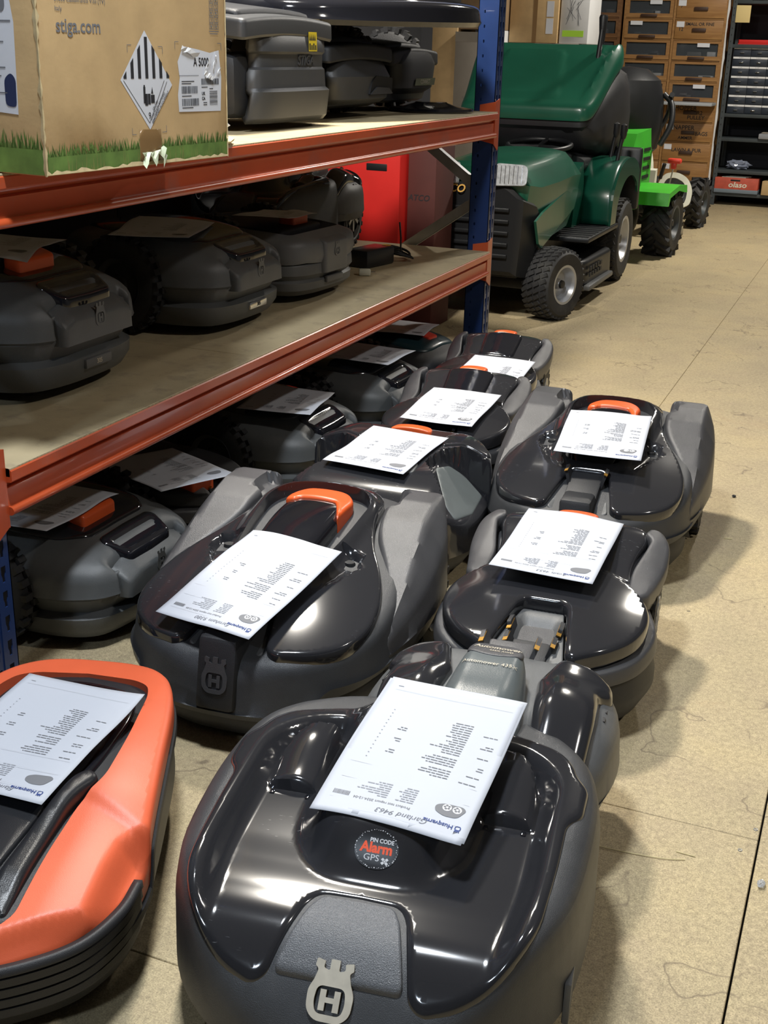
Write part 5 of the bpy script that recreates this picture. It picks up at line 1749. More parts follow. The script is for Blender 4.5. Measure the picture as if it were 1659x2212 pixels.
# ---- ride-on tractor
TR = thing('garden_tractor', 'dark green ride-on garden tractor with black grass collector behind the rack', 'garden tractor', (-1.752, 6.20, 0), math.radians(-.3))
def tyre(parent, x, y, r, w, side, lug='turf', hubm=rimgrey, tm=rubberdust, name='wheel'):
    prof = [(r * .56, -w * .46), (r * .70, -w * .5), (r * .88, -w * .5), (r * .97, -w * .40), (r, -w * .22), (r, w * .22), (r * .97, w * .40), (r * .88, w * .5), (r * .70, w * .5), (r * .56, w * .46)]
    parts = [lathe_vf(prof, 40, 'x')]
    if lug == 'turf':
        n = 34
        for k in range(n):
            for (q, off) in ((-.34, 0), (-.12, .5), (.12, 0), (.34, .5)):
                a = 2 * PI * (k + off) / n
                M = Matrix.Rotation(a, 4, 'X') @ Matrix.Translation((q * w, 0, 0)) @ Matrix.Rotation(.5 * (1 if int(abs(q) * 10) % 2 else -1), 4, 'Z')
                dz = .0 if abs(q) < .2 else -.006
                parts.append(xf_vf(box_vf(-w * .10, w * .10, -r * .055, r * .055, r - .006 + dz, r + .007 + dz), M))
        oz = .007
    else:   # tractor chevrons
        n = 15
        for k in range(n):
            for s in (-1, 1):
                a = 2 * PI * (k + (.5 if s > 0 else 0)) / n
                M = Matrix.Rotation(a, 4, 'X') @ Matrix.Translation((s * w * .26, 0, 0)) @ Matrix.Rotation(-s * .75, 4, 'Z')
                parts.append(xf_vf(box_vf(-w * .32, w * .32, -r * .045, r * .045, r - .02, r + .020), M))
        oz = .016
    V, F = join_vf(parts)
    o = mesh_obj(name, V, F, tm, parent, sharp=40, loc=(x, y, r + oz))
    s = side
    lathe('rim', [(0, s * w * .30), (r * .10, s * w * .34), (r * .13, s * w * .30), (r * .16, s * w * .16), (r * .40, s * w * .14), (r * .47, s * w * .38), (r * .50, s * w * .46), (r * .57, s * w * .47), (r * .58, s * w * .40)], hubm, o, 36, 'x')
    lathe('hub_cap', [(0, s * w * .40), (r * .11, s * w * .38), (r * .13, s * w * .28)], tractorblack, o, 20, 'x')
    return o
for s in (-1, 1):
    fw = tyre(TR, s * .335, -.55, .163, .150, s)
    fw.rotation_euler = (0, 0, math.radians(-20))
    tyre(TR, s * .315, .66, .222, .20, s)
def loft(name, rings, m, parent, sharp=35, cap=True):
    n = len(rings[0])
    V = [p for r_ in rings for p in r_]
    F = []
    for i in range(len(rings) - 1):
        for k in range(n):
            F.append((i * n + k, i * n + (k + 1) % n, (i + 1) * n + (k + 1) % n, (i + 1) * n + k))
    if cap:
        F += [tuple(range(n)), tuple(range(len(V) - 1, len(V) - n - 1, -1))]
    bm = bmesh.new()
    vs = [bm.verts.new(v) for v in V]
    for f in F:
        bm.faces.new([vs[i] for i in f])
    return bm_obj(name, bm, m, parent, sharp=sharp)
# hood: cross sections along y from the nose back
def hood_ring(y, w, zt, zb, crown=.05, wt=None):
    wt = wt if wt is not None else w * .80
    half = [(0, zt), (wt * .55, zt - crown * .10), (wt * .85, zt - crown * .35), (wt, zt - crown), (w, zt - crown * 2.4), (w * .99, (zt + zb) / 2), (w * .93, zb)]
    pts = half + [(-x, z) for x, z in reversed(half) if x > 1e-6]
    return [(x, y, z) for x, z in pts]
loft('hood', [hood_ring(-.735, .215, .700, .58, .030), hood_ring(-.715, .240, .722, .50, .040), hood_ring(-.60, .262, .730, .40, .05), hood_ring(-.35, .278, .735, .36, .05), hood_ring(-.10, .285, .745, .38, .05), hood_ring(.06, .282, .740, .48, .05), hood_ring(.09, .26, .715, .52, .05)], dgreen, TR)
# pointed lower side panels of the hood
for s in (-1, 1):
    pts = [(-.72, .47), (-.60, .50), (-.20, .56), (.04, .55), (-.02, .46), (-.30, .40), (-.60, .335), (-.65, .36)]
    V, F = extrude_poly_vf(pts, [], 0, .012)
    mesh_obj('side_panel', [(s * (.268 + v[2]) + 0.0, v[0], v[1]) for v in V], F, dgreen, TR, smooth=False)
loft('nose_grille', [hood_ring(-.770, .195, .620, .24, .02), hood_ring(-.755, .225, .632, .22, .03), hood_ring(-.66, .262, .60, .20, .03), hood_ring(-.50, .262, .48, .20, .03)], tractorblack, TR)
for k in range(5):
    box('grille_slat', -.165, .165, -.782, -.762, .30 + k * .052, .318 + k * .052, tractorblack, TR, bev=.004)
glassm = mat('headlight_glass', (.42, .44, .47), .08, coat=.5, var=.25, vscale=60)
for s in (-1, 1):
    o = rounded([(s * .065, -.055, .01), (s * .215, -.05, .02), (s * .218, .040, .03), (s * .075, .045, .015)], .01, 5)
    V, F = extrude_poly_vf(o, [], 0, .02)
    hl = mesh_obj('headlight', *xf_vf((V, F), basis((s * .016, -.772, .672), (1, s * .20, 0), (0, .30, 1))), glassm, TR, smooth=False)
    for k in range(7):
        V, F = box_vf(s * (.078 + k * .019) - .0012, s * (.078 + k * .019) + .0012, -.045, .035, .0198, .0225)
        mesh_obj('lens_rib', *xf_vf((V, F), basis((s * .016, -.772, .672), (1, s * .20, 0), (0, .30, 1))), chrome, hl, smooth=False)
mesh_obj('lettering', *xf_vf(shift(text_vf('ATCO', .05, bold=.001, shear=.2), -.06, 0), basis((-.06, -.780, .60), (1, 0, 0), (0, .2, 1))), mat('gold_print', (.62, .36, .08), .5), TR, smooth=False)
# chassis, front axle, footplates, mower deck
box('chassis', -.20, .20, -.70, .80, .20, .34, tractorblack, TR, bev=.01)
box('front_axle', -.30, .30, -.58, -.52, .13, .19, tractorblack, TR, bev=.01)
for s in (-1, 1):
    bm = bmesh.new()
    box_bm(bm, *sorted((s * .20, s * .415)), -.22, .44, .318, .342, .006)
    fp = bm_obj('footplate', bm, tractorblack, TR)
    for k in range(9):
        box('tread_rib', *sorted((s * .215, s * .405)), -.19 + k * .07, -.175 + k * .07, .342, .346, rubber, fp)
deckp = rounded([(-.40, -.25, .12), (.40, -.25, .12), (.415, .36, .06), (-.415, .36, .06)], .1, 6)
plate('mower_deck', deckp, lambda x, y: .235 - .02 * np.abs(x), tractorblack, TR, r=.02, skirt=((0, .02), ('z', -.004, .10), ('z', 0, .075)), res=.04)
for k in range(5):
    box('deck_slot', .4135, .4185, -.15 + k * .055, -.115 + k * .055, .175, .195, darkvoid, TR)
    box('deck_slot', .4135, .4185, -.15 + k * .055, -.115 + k * .055, .145, .163, darkvoid, TR)
box('deck_runner', .405, .440, -.22, .30, .085, .112, greyp, TR, bev=.008)
# rear body with wheel arches
for s in (-1, 1):
    arch = crom([(.28, .345), (.30, .50), (.40, .605), (.52, .655), (.70, .665), (.86, .63), (.96, .56), (.98, .50)], 5, closed=False)
    inner = crom([(.93, .46), (.88, .52), (.76, .565), (.62, .565), (.50, .52), (.42, .44), (.40, .345)], 5, closed=False)
    V, F = extrude_poly_vf(arch + inner, [], 0, .012)
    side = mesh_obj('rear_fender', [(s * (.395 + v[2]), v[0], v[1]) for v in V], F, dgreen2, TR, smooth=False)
    V, F = [], []
    for p in arch:
        V += [(s * .16, p[0], p[1]), (s * .38, p[0], p[1] + .004), (s * .407, p[0], p[1] - .008)]
    for i in range(len(arch) - 1):
        for k in range(2):
            F.append((i * 3 + k, i * 3 + k + 1, (i + 1) * 3 + k + 1, (i + 1) * 3 + k))
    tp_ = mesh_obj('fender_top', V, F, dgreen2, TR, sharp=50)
    md = tp_.modifiers.new('t', 'SOLIDIFY'); md.thickness = .008
    box('fender_end', *sorted((s * .20, s * .41)), .93, .985, .36, .70, tractorblack, TR, bev=.015)
body = [(.10, .34), (.14, .62), (.26, .66), (.30, .55), (.30, .345)]
V, F = extrude_poly_vf(body, [], -.27, .27)
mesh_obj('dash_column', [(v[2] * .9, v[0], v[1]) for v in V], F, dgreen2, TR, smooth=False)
box('engine_tunnel', -.18, .18, .10, .95, .33, .50, tractorblack, TR, bev=.03)
seat = loft('seat', [[(x, y, z) for x, z in rounded([(-.22, .60, .03), (.22, .60, .03), (.23, .66, .04), (.15, .69, .04), (-.15, .69, .04), (-.23, .66, .04)], .03, 4)] for y in (.36, .38, .60, .72)], tractorblack, TR)
loft('steering_column', [[(r_ * math.cos(q), .235 + r_ * math.sin(q), z) for q in np.linspace(0, 2 * PI, 20, endpoint=False)] for z, r_ in ((.50, .05), (.60, .055), (.66, .085), (.70, .125), (.715, .125))], tractorblack, TR)
pts = [(.165 * math.cos(a), .25 + .165 * math.sin(a), .735 + .165 * math.sin(a) * .12) for a in np.linspace(0, 2 * PI, 33)]
sw = tube('steering_wheel', pts, .014, tractorblack, TR, 10)
for a in (PI / 2, PI * 7 / 6, PI * 11 / 6):
    tube('spoke', [(0, .25, .728), (.16 * math.cos(a), .25 + .16 * math.sin(a), .735 + .16 * math.sin(a) * .12)], .012, tractorblack, sw, 8)
for (x, y) in ((.36, .52), (.30, .62)):
    lv = tube('lever', [(x, y, .64), (x + .01, y + .02, .75), (x + .02, y + .015, .80)], .011, tractorblack, TR, 8)
    lathe('knob', [(0, .03), (.017, .02), (.018, -.03), (.012, -.05)], tractorblack, lv, 12, 'z', loc=(x + .02, y + .015, .82))
# grass collector: green lid over a black fabric bag
GC = thing('grass_collector', 'dark green lid over black fabric grass bag with upright lever, behind the tractor seat', 'grass collector', (-1.850, 6.98, 0), math.radians(-1))
half = .41
def lid_z(y, zt=1.245, zf=.905): return zf + (zt - zf) * (y + .43) / .43
lo = rounded([(-half * .93, -.43, .05), (half * .80, -.43, .06), (half * 1.0, -.05, .05), (half * .93, .02, .03), (half * .42, .025, .01), (half * .36, -.005, .01), (-half * .22, -.005, .01), (-half * .28, .025, .01), (-half * .9, .02, .03), (-half * 1.02, -.05, .05)], .03, 5)
def zcl(x, y):
    z = 1.235 - .30 * ss(-.02, -.45, y) ** .9
    z = z + .012 * inpoly(rounded([(-.27, -.36), (.14, -.36), (.10, -.10), (-.23, -.10)], .04, 4), x, y, .014)
    z = z + .018 * np.exp(-((x - (.33 + .28 * (y + .2))) / .018) ** 2) * ss(-.40, -.30, y)
    return z - .9 * np.maximum(np.abs(x) - .33, 0) ** 1.5
lidg = plate('collector_lid', lo, zcl, dgreen, GC, r=.03, skirt=((-.003, .04), (.0, .05)), res=.016)
fr = plate('collector_frame', inset_poly(resample(lo, .02), .012), lambda x, y: zcl(x, y) - .055, tractorblack, GC, r=.01, skirt=((0, .05), (.03, .08)), res=.04)
# bag: sagging fabric
rings = []
for (y, w, zt, zb) in ((-.40, .30, .86, .80), (-.33, .345, .93, .70), (-.15, .38, 1.06, .64), (.05, .40, 1.17, .62), (.30, .39, 1.14, .62), (.44, .36, 1.02, .66)):
    rr = []
    for k in range(28):
        a = 2 * PI * k / 28
        c, s_ = math.cos(a), math.sin(a)
        x = w * (abs(c) ** .45) * (1 if c > 0 else -1)
        z = (zt + zb) / 2 + (zt - zb) / 2 * (abs(s_) ** .6) * (1 if s_ > 0 else -1)
        k2 = .012 * math.sin(7 * a + y * 9)
        rr.append((x * (1 + k2), y, z + k2))
    rings.append(rr)
loft('fabric_bag', rings, fabric, GC, sharp=60)
tl = tube('lever', [(.285, -.13, 1.16), (.287, -.09, 1.33)], .013, tractorblack, GC, 10)
lathe('lever_knob', [(0, .035), (.020, .032), (.024, .02), (.016, -.08), (.013, -.11)], tractorblack, GC, 14, 'z', loc=(.288, -.088, 1.35))
for sx in (-.30, .30):
    tube('support_leg', [(sx, .30, .60), (sx, .25, .04), (sx, .12, .012)], .014, tractorblack, GC, 8)
    tube('support_leg', [(sx, -.20, .62), (sx, .08, .30), (sx, .25, .04)], .012, tractorblack, GC, 8)

# ---- bright green two-wheel machine behind the tractor
GM = thing('brush_cutter_machine', 'bright green walk-behind machine with big lugged tyre and black chute behind the tractor', 'garden machine', (-1.625, 7.95, 0), math.radians(-4))
def prism(name, pts, x0, x1, m, parent, sm=False):
    V, F = extrude_poly_vf(pts, [], x0, x1)
    return mesh_obj(name, [(v[2], v[0], v[1]) for v in V], F, m, parent, smooth=sm)
prism('engine_hood', [(-.30, .34), (-.30, .66), (-.24, .74), (.10, .76), (.16, .70), (.16, .40), (-.05, .34)], -.23, .16, lgreen, GM)
prism('hood_leg', [(-.30, .30), (-.30, .66), (-.20, .66), (-.20, .30)], .10, .20, lgreen, GM)
for k in range(4):
    box('hood_louvre', -.21, .08, -.306, -.300, .56 + k * .035, .575 + k * .035, darkvoid, GM)
    box('hood_louvre', .1605, .166, -.12 + 0, .10, .46 + k * .055, .48 + k * .055, darkvoid, GM)
for k in range(16):
    box('toothed_edge', .198, .206, -.31, -.298, .32 + k * .021, .331 + k * .021, tractorblack, GM)
prism('wheel_guard', [(-.36, .34), (-.34, .415), (-.10, .445), (.10, .43), (.12, .385), (.09, .385), (-.10, .412), (-.31, .385), (-.335, .34)], .18, .42, lgreen, GM)
tyre(GM, .315, -.02, .190, .18, 1, lug='bar', tm=rubber, hubm=greymetal)
tyre(GM, -.30, -.02, .190, .18, -1, lug='bar', tm=rubber, hubm=greymetal)
tube('guard_hoop', [(.17, -.34, .42), (.19, -.40, .38), (.20, -.42, .28), (.20, -.40, .18), (.18, -.33, .14)], .022, lgreen, GM, 10, smoothpath=5)
lathe('gearbox', [(0, -.16), (.10, -.14), (.12, 0), (.10, .14), (0, .16)], greymetal, GM, 20, 'x', loc=(0, -.05, .24))
lathe('air_filter', [(0, .09), (.065, .09), (.075, .08), (.075, .01), (.085, 0), (.085, -.02)], chrome, GM, 24, 'z', loc=(-.04, -.12, .76))
rings = []
for k in range(7):
    t = k / 6
    a = t * PI * .75
    c = Vector((-.05 + .02 * t, .12 - .02 * math.cos(a) + .16 * math.sin(a), .70 + .34 * math.sin(a) ** .8))
    rings.append([(c.x + (.22 - .02 * t) * math.cos(q), c.y + .10 * math.sin(q) * math.cos(a), c.z - .10 * t + .13 * math.sin(q)) for q in np.linspace(0, 2 * PI, 24, endpoint=False)])
ch2 = lathe('black_chute', [(0, .27), (.12, .255), (.205, .19), (.235, .08), (.24, -.10), (.22, -.22), (.20, -.24)], tractorblack, GM, 36, 'z', loc=(-.05, .20, .850))
tube('handlebar', [(.05, .25, .55), (.16, .42, .80), (.20, .34, .92), (.24, .20, .96)], .016, tractorblack, GM, 10, smoothpath=5)
tube('handlebar', [(.18, .24, .96), (.24, .22, .90), (.26, .16, .78), (.22, .1, .66)], .018, tractorblack, GM, 10, smoothpath=5)
# cream flail mower with mesh guard, beyond it
FM = thing('flail_mower', 'green and cream walk-behind mower with mesh guard and red handle before the cabinets', 'garden machine', (-1.515, 8.95, 0), math.radians(-6))
prism('cream_shield', [(-.42, .33), (-.40, .46), (-.36, .47), (-.36, .33)], -.10, .06, cream, FM)
gout = rounded([(-.10, .20, .03), (.08, .165, .03), (.20, .22, .03), (.215, .34, .05), (.16, .44, .05), (.05, .49, .06), (-.07, .47, .05), (-.13, .36, .05)], .03, 4)
gin = rounded([(-.06, .245, .02), (.07, .21, .02), (.155, .25, .02), (.165, .33, .03), (.12, .405, .03), (.04, .44, .03), (-.04, .43, .03), (-.08, .35, .03)], .02, 4)
V, F = extrude_poly_vf(gout, [gin], 0, .03)
gd = mesh_obj('guard_frame', *xf_vf((V, F), basis((.125, -.24, .055), (1, .25, 0), (0, .25, 1)) @ Matrix.Diagonal((.72, .80, 1, 1))), cream, FM, smooth=False)
V, F = extrude_poly_vf(gin, [], .008, .014)
mesh_obj('guard_mesh', *xf_vf((V, F), basis((.125, -.24, .055), (1, .25, 0), (0, .25, 1)) @ Matrix.Diagonal((.72, .80, 1, 1))), mat('grey_mesh', (.10, .105, .11), .6, var=.5, vscale=400), gd, smooth=False)
tube('cream_arm', [(-.20, -.05, .72), (-.10, -.12, .60), (-.05, -.16, .46), (-.06, -.18, .34)], .022, cream, FM, 10, smoothpath=5)
tube('green_arm', [(-.24, -.05, .66), (-.14, -.12, .50), (-.10, -.14, .36)], .030, mat('mid_green_paint', (.02, .16, .03), .4), FM, 10, smoothpath=5)
tube('lever', [(.06, -.28, .40), (.088, -.30, .50)], .013, tractorblack, FM, 10)
tube('rod', [(.13, -.30, .34), (.155, -.31, .49)], .005, steel, FM, 8)
rh = box('red_handle', .112, .205, -.335, -.29, .505, .540, redhandle, FM, bev=.012)
box('handle_stem', .138, .172, -.33, -.295, .47, .51, redhandle, FM, bev=.008)
tyre(FM, .150, .47, .160, .11, 1, lug='bar', tm=rubberdust, hubm=greymetal)
tyre(FM, -.24, .47, .160, .11, -1, lug='bar', tm=rubberdust, hubm=greymetal)
box('axle', -.20, .12, .43, .51, .12, .19, tractorblack, FM, bev=.01)
box('frame_beam', -.08, .0, -.30, .47, .16, .22, tractorblack, FM, bev=.01)
dm = mat('muddy_deflector', (.34, .29, .19), .85, var=.35, vscale=28, col2=(.13, .12, .10), c2scale=22, c2lo=.5, c2hi=.62)
V, F = [], []
for i in range(9):
    for j in range(7):
        u, v = i / 8, j / 6
        V.append((.10 + .14 * u + .05 * v + .006 * math.sin(i * 2 + j), -.30 + .02 * math.sin(u * 5) - .10 * v, .235 - .215 * v * (1 - .15 * u) + .008 * math.sin(i * 1.7)))
for i in range(8):
    for j in range(6):
        F.append((i * 7 + j, i * 7 + j + 1, (i + 1) * 7 + j + 1, (i + 1) * 7 + j))
df = mesh_obj('deflector', V, F, dm, FM, sharp=60)
md = df.modifiers.new('t', 'SOLIDIFY'); md.thickness = .008

# ---- wooden drawer cabinets along the back
def woodm(name, c0, c1, rough=.5):
    m = bpy.data.materials.new(name); m.use_nodes = True
    nt = m.node_tree; b = nt.nodes['Principled BSDF']
    b.inputs['Roughness'].default_value = rough
    tc = _n(nt, 'ShaderNodeTexCoord')
    mp = _n(nt, 'ShaderNodeMapping'); mp.inputs['Scale'].default_value = (1.2, 6, 14)
    nt.links.new(tc.outputs['Object'], mp.inputs['Vector'])
    nz = _n(nt, 'ShaderNodeTexNoise'); nz.inputs['Scale'].default_value = 4; nz.inputs['Detail'].default_value = 6; nz.inputs['Distortion'].default_value = .6
    nt.links.new(mp.outputs[0], nz.inputs['Vector'])
    rp = _n(nt, 'ShaderNodeValToRGB')
    rp.color_ramp.elements[0].position = .3; rp.color_ramp.elements[0].color = (*c0, 1)
    rp.color_ramp.elements[1].position = .7; rp.color_ramp.elements[1].color = (*c1, 1)
    nt.links.new(nz.outputs['Fac'], rp.inputs[0]); nt.links.new(rp.outputs[0], b.inputs['Base Color'])
    return m
oak = woodm('honey_oak', (.26, .125, .038), (.36, .19, .062))
oakdark = woodm('dark_oak', (.13, .058, .022), (.20, .10, .040))
handlewood = mat('dark_wood_handle', (.05, .024, .014), .5)
CY = 10.90
Z0, PITCH = 1.469, .1613
def cabinet(name, label, xs_, rows, glass, m, side_z=2.12):
    t = thing(name, label, 'drawer cabinet', (xs_[0], CY, 0))
    W = xs_[-1] - xs_[0]
    parts = [box_vf(0, .018, 0, .45, 0, side_z), box_vf(W - .022, W, 0, .45, 0, side_z), box_vf(0, W, .43, .45, 0, side_z), box_vf(0, W, 0, .45, side_z, side_z + .02), box_vf(0, W, .0, .45, .0, .018)]
    for x in xs_[1:-1]:
        parts.append(box_vf(x - xs_[0] - .009, x - xs_[0] + .009, 0, .45, .018, side_z))
    for k in range(-5, rows):
        z = Z0 - k * PITCH
        if .02 < z < side_z - .02:
            for a, b_ in zip(xs_[:-1], xs_[1:]):
                parts.append(box_vf(a - xs_[0] + .0095, b_ - xs_[0] - .0095, .004, .44, z - .004, z + .004))
    for p in parts:
        V, F = p
        mesh_obj('case_panel', V, F, m, t, smooth=False)
    rng_ = random.Random(label)
    for c, (a, b_) in enumerate(zip(xs_[:-1], xs_[1:])):
        for k in range(-4, rows + 1):
            zt = Z0 - (k - 1) * PITCH - .007
            zb_ = Z0 - k * PITCH + .007
            if zb_ < .018 or zt > side_z: continue
            x0, x1 = a - xs_[0] + .012, b_ - xs_[0] - .013
            d = empty('drawer', (x0, -.004 + rng_.uniform(0, .006), zb_), 0, t)
            w, h = x1 - x0, zt - zb_
            if glass == 'all' or (c, k) in glass:
                V, F = extrude_poly_vf([(0, 0), (w, 0), (w, h), (0, h)], [[(.030, .032), (w - .030, .032), (w - .030, h - .018), (.030, h - .018)]], 0, .018)
                mesh_obj('frame', [(v[0], .018 - v[2], v[1]) for v in V], F, m, d, smooth=False)
                box('glass', .028, w - .028, .011, .013, .030, h - .016, glassdark, d)
                box('drawer_tray', .004, w - .004, .019, .40, .004, .012, oakdark, d)
                box('drawer_back', .004, w - .004, .10, .11, .012, h - .03, drawerdark, d)
                for q in range(3):
                    xx = rng_.uniform(.05, w - .12)
                    box('contents', xx, xx + rng_.uniform(.05, .12), .04, .09, .0125, rng_.uniform(.03, .07), rng_.choice((whitecard, greyp, drawerdark, labelw, greymetal)), d, bev=.004)
                box('pull', w * .33, w * .67, -.014, .0, .004, .026, handlewood, d, bev=.004)
                if rng_.random() < .75:
                    xx = rng_.choice((.04, .05, w * .5))
                    box('label_card', xx, xx + .10, -.0012, -.0002, h - .045, h - .014, labelw, d)
            else:
                box('front', 0, w, 0, .018, 0, h, m, d, bev=.002)
                box('pull', w * .36, w * .64, -.014, .0, h * .38, h * .58, handlewood, d, bev=.004)
                if rng_.random() < .8:
                    box('label_card', .012, .075, -.0012, -.0002, h - .055, h - .012, labelw, d)
            d['cr'] = '%d,%d' % (c, k)
    return t
XA = [-2.305, -1.885, -1.462]
gl_ = {(0, 0), (0, 1), (0, 2), (0, 3), (0, 4), (1, 2), (1, 3), (1, 4)}
cabA = cabinet('drawer_cabinet', 'honey oak drawer cabinet with some glazed drawers, handwriting on its lower fronts', XA, 9, gl_, oak)
marks = {(1, 5): (('HOPPER', .05, .16, .105), ('OR2', .044, .26, .07), ('PULLEY', .044, .25, .032)), (1, 6): (('NAPPER', .05, .16, .110), ('BAGS', .044, .31, .065), ('AMMER', .036, .18, .028)), (1, 7): (('LAWN & PUR', .042, .20, .09),), (1, 1): (('SMALL OR FINE', .034, .20, .115), ('12', .04, .03, .075)), (1, 0): (('7', .04, .03, .09),)}
for d in cabA.children:
    if d.get('cr'):
        k = tuple(int(v) for v in d['cr'].split(','))
        if k in marks:
            vf = join_vf([shift(text_vf(s, sz, align='LEFT' if x < .1 else 'CENTER', bold=.0006), x, z) for s, sz, x, z in marks[k]])
            mesh_obj('marker_writing', *place(vf, flat_fn((0, -.0008, 0), (1, 0, 0), (0, 0, 1))), ink, d, smooth=False)['kind'] = 'stuff'
        del d['cr']
cabB = cabinet('drawer_cabinet', 'darker oak cabinet of glazed drawers to the left of the honey oak one', [-2.790, -2.325], 9, 'all', oakdark)
for d in cabB.children:
    if d.get('cr'): del d['cr']
edge = thing('paint_strip', 'white ragged painted batten up the right edge of the oak cabinet', 'batten', (-1.4615, 10.896, 0))
re_ = random.Random(2)
V, F = [], []
for k in range(46):
    z = k * .047
    w = .008 + .010 * re_.random()
    V += [(0, 0, z), (w, -.002, z), (w, .02, z), (0, .02, z)]
for k in range(45):
    for q in range(4):
        F.append((k * 4 + q, k * 4 + (q + 1) % 4, (k + 1) * 4 + (q + 1) % 4, (k + 1) * 4 + q))
mesh_obj('batten', V, F, whitecard, edge, smooth=False)
# one drawer pulled out, with a pink cap on it
pd = box('pulled_out_drawer', .10, .84, -.28, -.02, .806, .830, mat('frosted_plastic', (.34, .36, .38), .3), cabA, bev=.004)
pk_ = lathe('pink_cap', [(0, .05), (.03, .045), (.036, .02), (.036, 0), (0, 0)], pinkm, None, 16, 'z', loc=(-2.03, 10.70, .8305))
tag(pk_, 'small bright pink cap on a pulled-out drawer of the oak cabinet', 'cap')

# ---- slotted-angle shelving with small-parts drawers, red and brown boxes
SH = thing('parts_shelving', 'dark slotted-angle shelving with rows of small labelled drawers', 'shelving', (-1.435, 10.95, 0))
for x in (0, 1.18):
    for y in (0, .40):
        V1 = box_vf(x, x + .038, y, y + .003, 0, 2.1)
        V2 = box_vf(x, x + .003, y, y + .038, 0, 2.1) if x == 0 else box_vf(x + .035, x + .038, y, y + .038, 0, 2.1)
        mesh_obj('post', *join_vf([V1, V2]), greymetal, SH, smooth=False)
for k in range(42):
    box('post_bolt_hole', .015, .021, -.0012, .0, .05 + k * .05, .062 + k * .05, darkvoid, SH)
for z in (.105, .292, .552, .745, 1.285, 1.62, 1.95):
    box('shelf', .004, 1.21, .003, .43, z - .028, z, greymetal, SH, bev=.002)
darkback = mat('shelf_back_sheet', (.012, .014, .022), .7)
box('back_sheet', 0, 1.21, .432, .436, 0, 2.1, darkback, SH)
rl = random.Random(6)
def drawer_bank(x0, z0, rows, cols, label, dw=.139, dh=.0745):
    t = thing('small_parts_drawers', label, 'drawer unit', (x0, 10.975, z0))
    box('case', -.004, cols * dw + .004, .01, .30, 0, rows * dh + .004, drawerdark, t)
    for r_ in range(rows):
        for c in range(cols):
            d = empty('drawer', (c * dw + .002, 0, r_ * dh + .003), 0, t)
            box('front', 0, dw - .004, 0, .012, 0, dh - .022, drawerdark, d, bev=.002)
            box('label_strip', 0, dw - .004, -.003, .012, dh - .021, dh - .006, whitecard, d)
            box('pull', dw * .38, dw * .60, -.012, 0, dh * .30, dh * .40, chrome if rl.random() < .6 else greyp, d, bev=.002)
            vf = shift(text_vf(rl.choice(('A 4516', 'B 1020', 'K 2210', 'M 0814', 'C 7110')), .011), dw * .45, dh - .0135)
            mesh_obj('label_text', *place(vf, flat_fn((0, -.0034, 0), (1, 0, 0), (0, 0, 1))), inkgrey, d, smooth=False)
    return t
drawer_bank(-1.385, .746, 7, 8, 'bank of small dark parts drawers with white label strips on the shelving')
rt2 = thing('red_tray', 'long flat red tray on the shelf above the small drawers', 'tray', (-1.36, 10.97, 1.286))
box('tray_base', 0, .9, 0, .3, 0, .006, redplate, rt2)
for a in ((0, .9, 0, .008), (0, .9, .292, .30), (0, .008, 0, .3), (.892, .9, 0, .3)):
    box('tray_side', *a, .006, .036, redplate, rt2, bev=.002)
ybx = thing('yellow_card', 'yellowed tag card hanging at the top of the shelving', 'card', (-1.40, 10.94, 1.45))
box('card_sheet', 0, .115, 0, .003, 0, .13, mat('yellow_card_stock', (.70, .55, .25), .8), ybx, bev=.001)
wb = thing('white_label_rail', 'white label rail on the top shelf of the parts shelving', 'label rail', (-1.28, 10.944, 1.622))
for k in range(4):
    box('label_card', k * .13, k * .13 + .12, 0, .004, .0, .026, whitecard, wb)
sb = thing('wrapped_parcel', 'parcel in clear film hanging over the third shelf edge', 'parcel', (-1.10, 10.93, .553))
bm = bmesh.new(); box_bm(bm, 0, .34, 0, .2, 0, .045, .01)
bm_obj('film_wrap', bm, mat('grey_film', (.30, .31, .34), .15, coat=.6, bump=.8, bscale=30), sb)
box('inner_card', .02, .31, .02, .18, .046, .052, cardgrey, sb, bev=.002)
crumple('clear_film', (-1.25, 11.08, .293), (.13, .06, .05), mat('bluish_film', (.22, .25, .33), .12, coat=.7, bump=.6, bscale=30), 7, 'crumpled bluish clear film on the second shelf of the parts shelving', 'plastic film')
RB = thing('red_box', 'flat red drinks crate lettered olaso on the lowest shelf', 'crate', (-1.410, 10.94, .106))
box('crate_body', 0, .36, 0, .30, 0, .125, mat('faded_red_box', (.50, .085, .050), .6, var=.15, vscale=18), RB, bev=.005)
box('crate_base', .0, .362, -.003, .30, .0, .032, mat('blue_grey_band', (.16, .20, .24), .6), RB, bev=.003)
box('hand_slot', .13, .21, -.002, .02, .098, .112, darkvoid, RB, bev=.003)
mesh_obj('lettering', *place(shift(text_vf('olaso', .062, bold=.0012, shear=.15, width=1.15), .19, .068), flat_fn((0, -.0006, 0), (1, 0, 0), (0, 0, 1))), cream, RB, smooth=False)
np_ = thing('loose_papers', 'loose papers lying on the red drinks crate', 'paper', (-1.36, 10.97, .2315))
for k in range(3):
    box('sheet', .03 * k, .20 + .02 * k, .01 * k, .15 + .01 * k, .004 * k, .004 * k + .0025, labelw if k % 2 else cream, np_, bev=.001)
BB = thing('brown_box', 'brown open cardboard box beside the red drinks crate', 'cardboard box', (-1.02, 10.93, .106), math.radians(-8))
box('carton_body', 0, .30, 0, .26, 0, .115, card, BB, bev=.004)
mesh_obj('lettering', *place(shift(text_vf('24', .05, bold=.001), .10, .06), flat_fn((0, -.0006, 0), (1, 0, 0), (0, 0, 1))), ink, BB, smooth=False)

